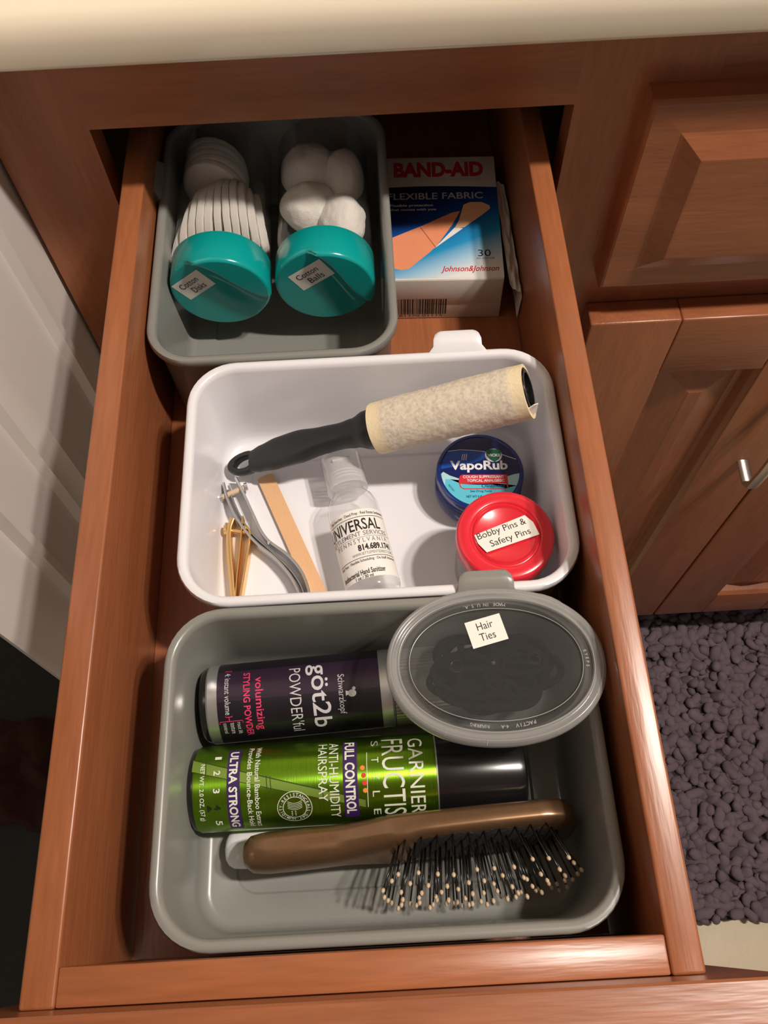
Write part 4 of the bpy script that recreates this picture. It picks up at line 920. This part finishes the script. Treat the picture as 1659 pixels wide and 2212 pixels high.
# ------------------------------------------------------------------ oval container of hair ties
def hair_ties():
    cx, cy, zl = .0458, .1006, -.0128
    t = thing('hair_tie_container', 'oval translucent plastic container labelled Hair Ties resting on the cans', 'container', (cx, cy+.0026, -.0466), (0, 0, radians(-1.5)))
    H = .0348
    tubm = clear('translucent_tub_plastic', (.93, .93, .93, 1), .12, (.6, .6, .6, 1), .2); lidm = clear('translucent_lid_plastic', (.90, .90, .90, 1), .085, (.62, .62, .62, 1), .14, 1.2); rimm = clear('milky_rim_plastic', (.8, .8, .8, 1), .50, (.66, .66, .65, 1), .16, 1.3)
    n = 96
    def el(a, b, z):   # superellipse a little fuller than an ellipse
        out = []
        for i in range(n):
            q = 2*pi*i/n; c, s = cos(q), sin(q); e = .94
            out.append((a*abs(c)**e*(1 if c > 0 else -1), b*abs(s)**e*(1 if s > 0 else -1), z))
        return out
    vs, fs = loft([el(.028, .017, .0006), el(.031, .0200, 0), el(.0335, .0222, .0010), el(.0382, .0280, H-.011), el(.0395, .0292, H-.0050), el(.0440, .0317, H-.0045), el(.0440, .0317, H-.0035), el(.0388, .0285, H-.0035), el(.0325, .0212, .0016), el(.0300, .0190, .0012)]); mesh('tub', vs, fs, tubm, t, angle=50)
    a, b = .0478, .0352
    # outer snap rim (milkier), then the clear recessed panel
    seq = [(a-.0012, b-.0012, H-.0058), (a, b, H-.0056), (a+.0001, b+.0001, H-.0030), (a-.0004, b-.0004, H-.0008), (a-.0016, b-.0016, H), (a-.0034, b-.0034, H-.0001), (a-.0040, b-.0040, H-.0008), (a-.0046, b-.0046, H-.0008), (a-.0050, b-.0050, H-.0002), (a-.0056, b-.0056, H-.0002), (a-.0060, b-.0060, H-.0010)]
    vs, fs = loft([el(*s) for s in seq], cap0=False, cap1=False); mesh('lid_rim', vs, fs, rimm, t, angle=60)
    seq = [(a-.0060, b-.0060, H-.0010), (a-.0064, b-.0064, H-.0018), (a-.0094, b-.0094, H-.0019), (a-.0098, b-.0098, H-.0010), (a-.0104, b-.0104, H-.0009), (a-.0108, b-.0108, H-.0020), (a-.012, b-.012, H-.0022)]
    vs, fs = loft([el(*s) for s in seq], cap0=False, cap1=True); mesh('lid_panel', vs, fs, lidm, t, angle=60)
    rl = mat('frosted_ridge_plastic', srgb(165, 165, 163), .3)
    for d, z in ((.0018, H+.00005), (.0053, H-.0001), (.0101, H-.0008)):
        pts = [Vector((p[0], p[1], z)) for p in el(a-d, b-d, z)]; o = tube('lid_ridge', pts, .00016 if d > .002 else .00012, rl, t, 5, close=True)
    for ang in (12, 52, 74, 103, 140, 200, 240, 262, 300, 335):
        q = radians(ang); p = Vector((a*cos(q), b*sin(q), H-.0010)); p2 = Vector(((a-.0016)*cos(q), (b-.0016)*sin(q), H+.0001)); tube('lid_tick', [p, p2], .00022, rl, t, 5)
    vs, fs = lathe([(.0011, 0), (.0009, .0006), (.0004, .0009), (0, .0010)], 16); o = mesh('gate_mark', vs, fs, lidm, t); o.location = (-.0010, .0004, H-.0022)
    for x, y in ((.0170, .0022), (-.0170, -.0005)):
        tube('ejector_mark', [(x+.0026*cos(2*pi*i/24), y+.0026*sin(2*pi*i/24), H-.0021) for i in range(24)], .00009, lidm, t, 5, close=True)
    emb = mat('embossed_plastic', srgb(150, 150, 148), .4); P = Print()
    def arc_text(s, a0, a1, size, ra, rb_, inward):
        for j, ch in enumerate(s):
            if ch == ' ': continue
            q = radians(a0+(a1-a0)*j/(len(s)-1)); c = Vector((ra*cos(q), rb_*sin(q))); nrm = Vector((cos(q)/ra, sin(q)/rb_)).normalized()*(-1 if inward else 1); tg = Vector((nrm.y, -nrm.x))
            vv, ff = text_polys(ch, .02); x0 = (max(v.x for v in vv)+min(v.x for v in vv))/2
            P.add([c+tg*(v.x-x0)*size+nrm*(v.y-.35)*size for v in vv], ff)
    arc_text('MADE IN U.S.A.', 82, 108, .0022, a-.0079, b-.0079, True)
    arc_text('PACTIV', 291, 280, .0022, a-.0079, b-.0079, False)
    arc_text('4-A', 274, 271, .0020, a-.0079, b-.0079, False); arc_text('NEWSPRING', 262, 252, .0019, a-.0079, b-.0079, False); arc_text('SPEYE', -4, 10, .0019, a-.0079, b-.0079, False)
    P.build('embossing', emb, t, flat(H-.00175))
    rt = Matrix.Translation((-.0030, .0150, 0)) @ Matrix.Rotation(radians(15), 4, 'Z')
    P = Print(); P.rect(-.0082, -.0062, .0082, .0062); P.build('sticker', M_STICK, t, flat(H-.0017), matx=rt)
    P = Print(); P.text('Hair', -.0036, .0010, .0038, .0045); P.text('Ties', -.0038, -.0040, .0034, -.0005); P.build('lettering', M_INK, t, flat(H-.00165), matx=rt)
    mt = mat('black_elastic_cord', srgb(13, 13, 14), .95, spec=.08, bump=.5, bscale=1500); random.seed(5)
    for i in range(44):
        z = -.0478+.0036+.00058*i; q_ = .72+.28*i/43; R0 = random.uniform(.0090, .0135)*q_
        an = i*2.4; ox, oy = .0190*cos(an)*q_*random.uniform(.6, 1), .0120*sin(an)*q_*random.uniform(.6, 1)
        sc = random.uniform(.75, 1.0); tl = random.uniform(-.03, .03)
        pts = []
        for k in range(40):
            q = 2*pi*k/40; pts.append((cx+ox+R0*1.15*cos(q), cy+.0026+oy+R0*sc*.85*sin(q)*.9, z+.0018*sin(2*q+i)+ox*tl))
        o = tube('hair_tie', pts, .0015, mt, None, 8, close=True)
        tag(o, 'black elastic hair tie seen dimly through the oval lid', 'hair tie', 'black hair ties inside the oval container')
hair_ties()
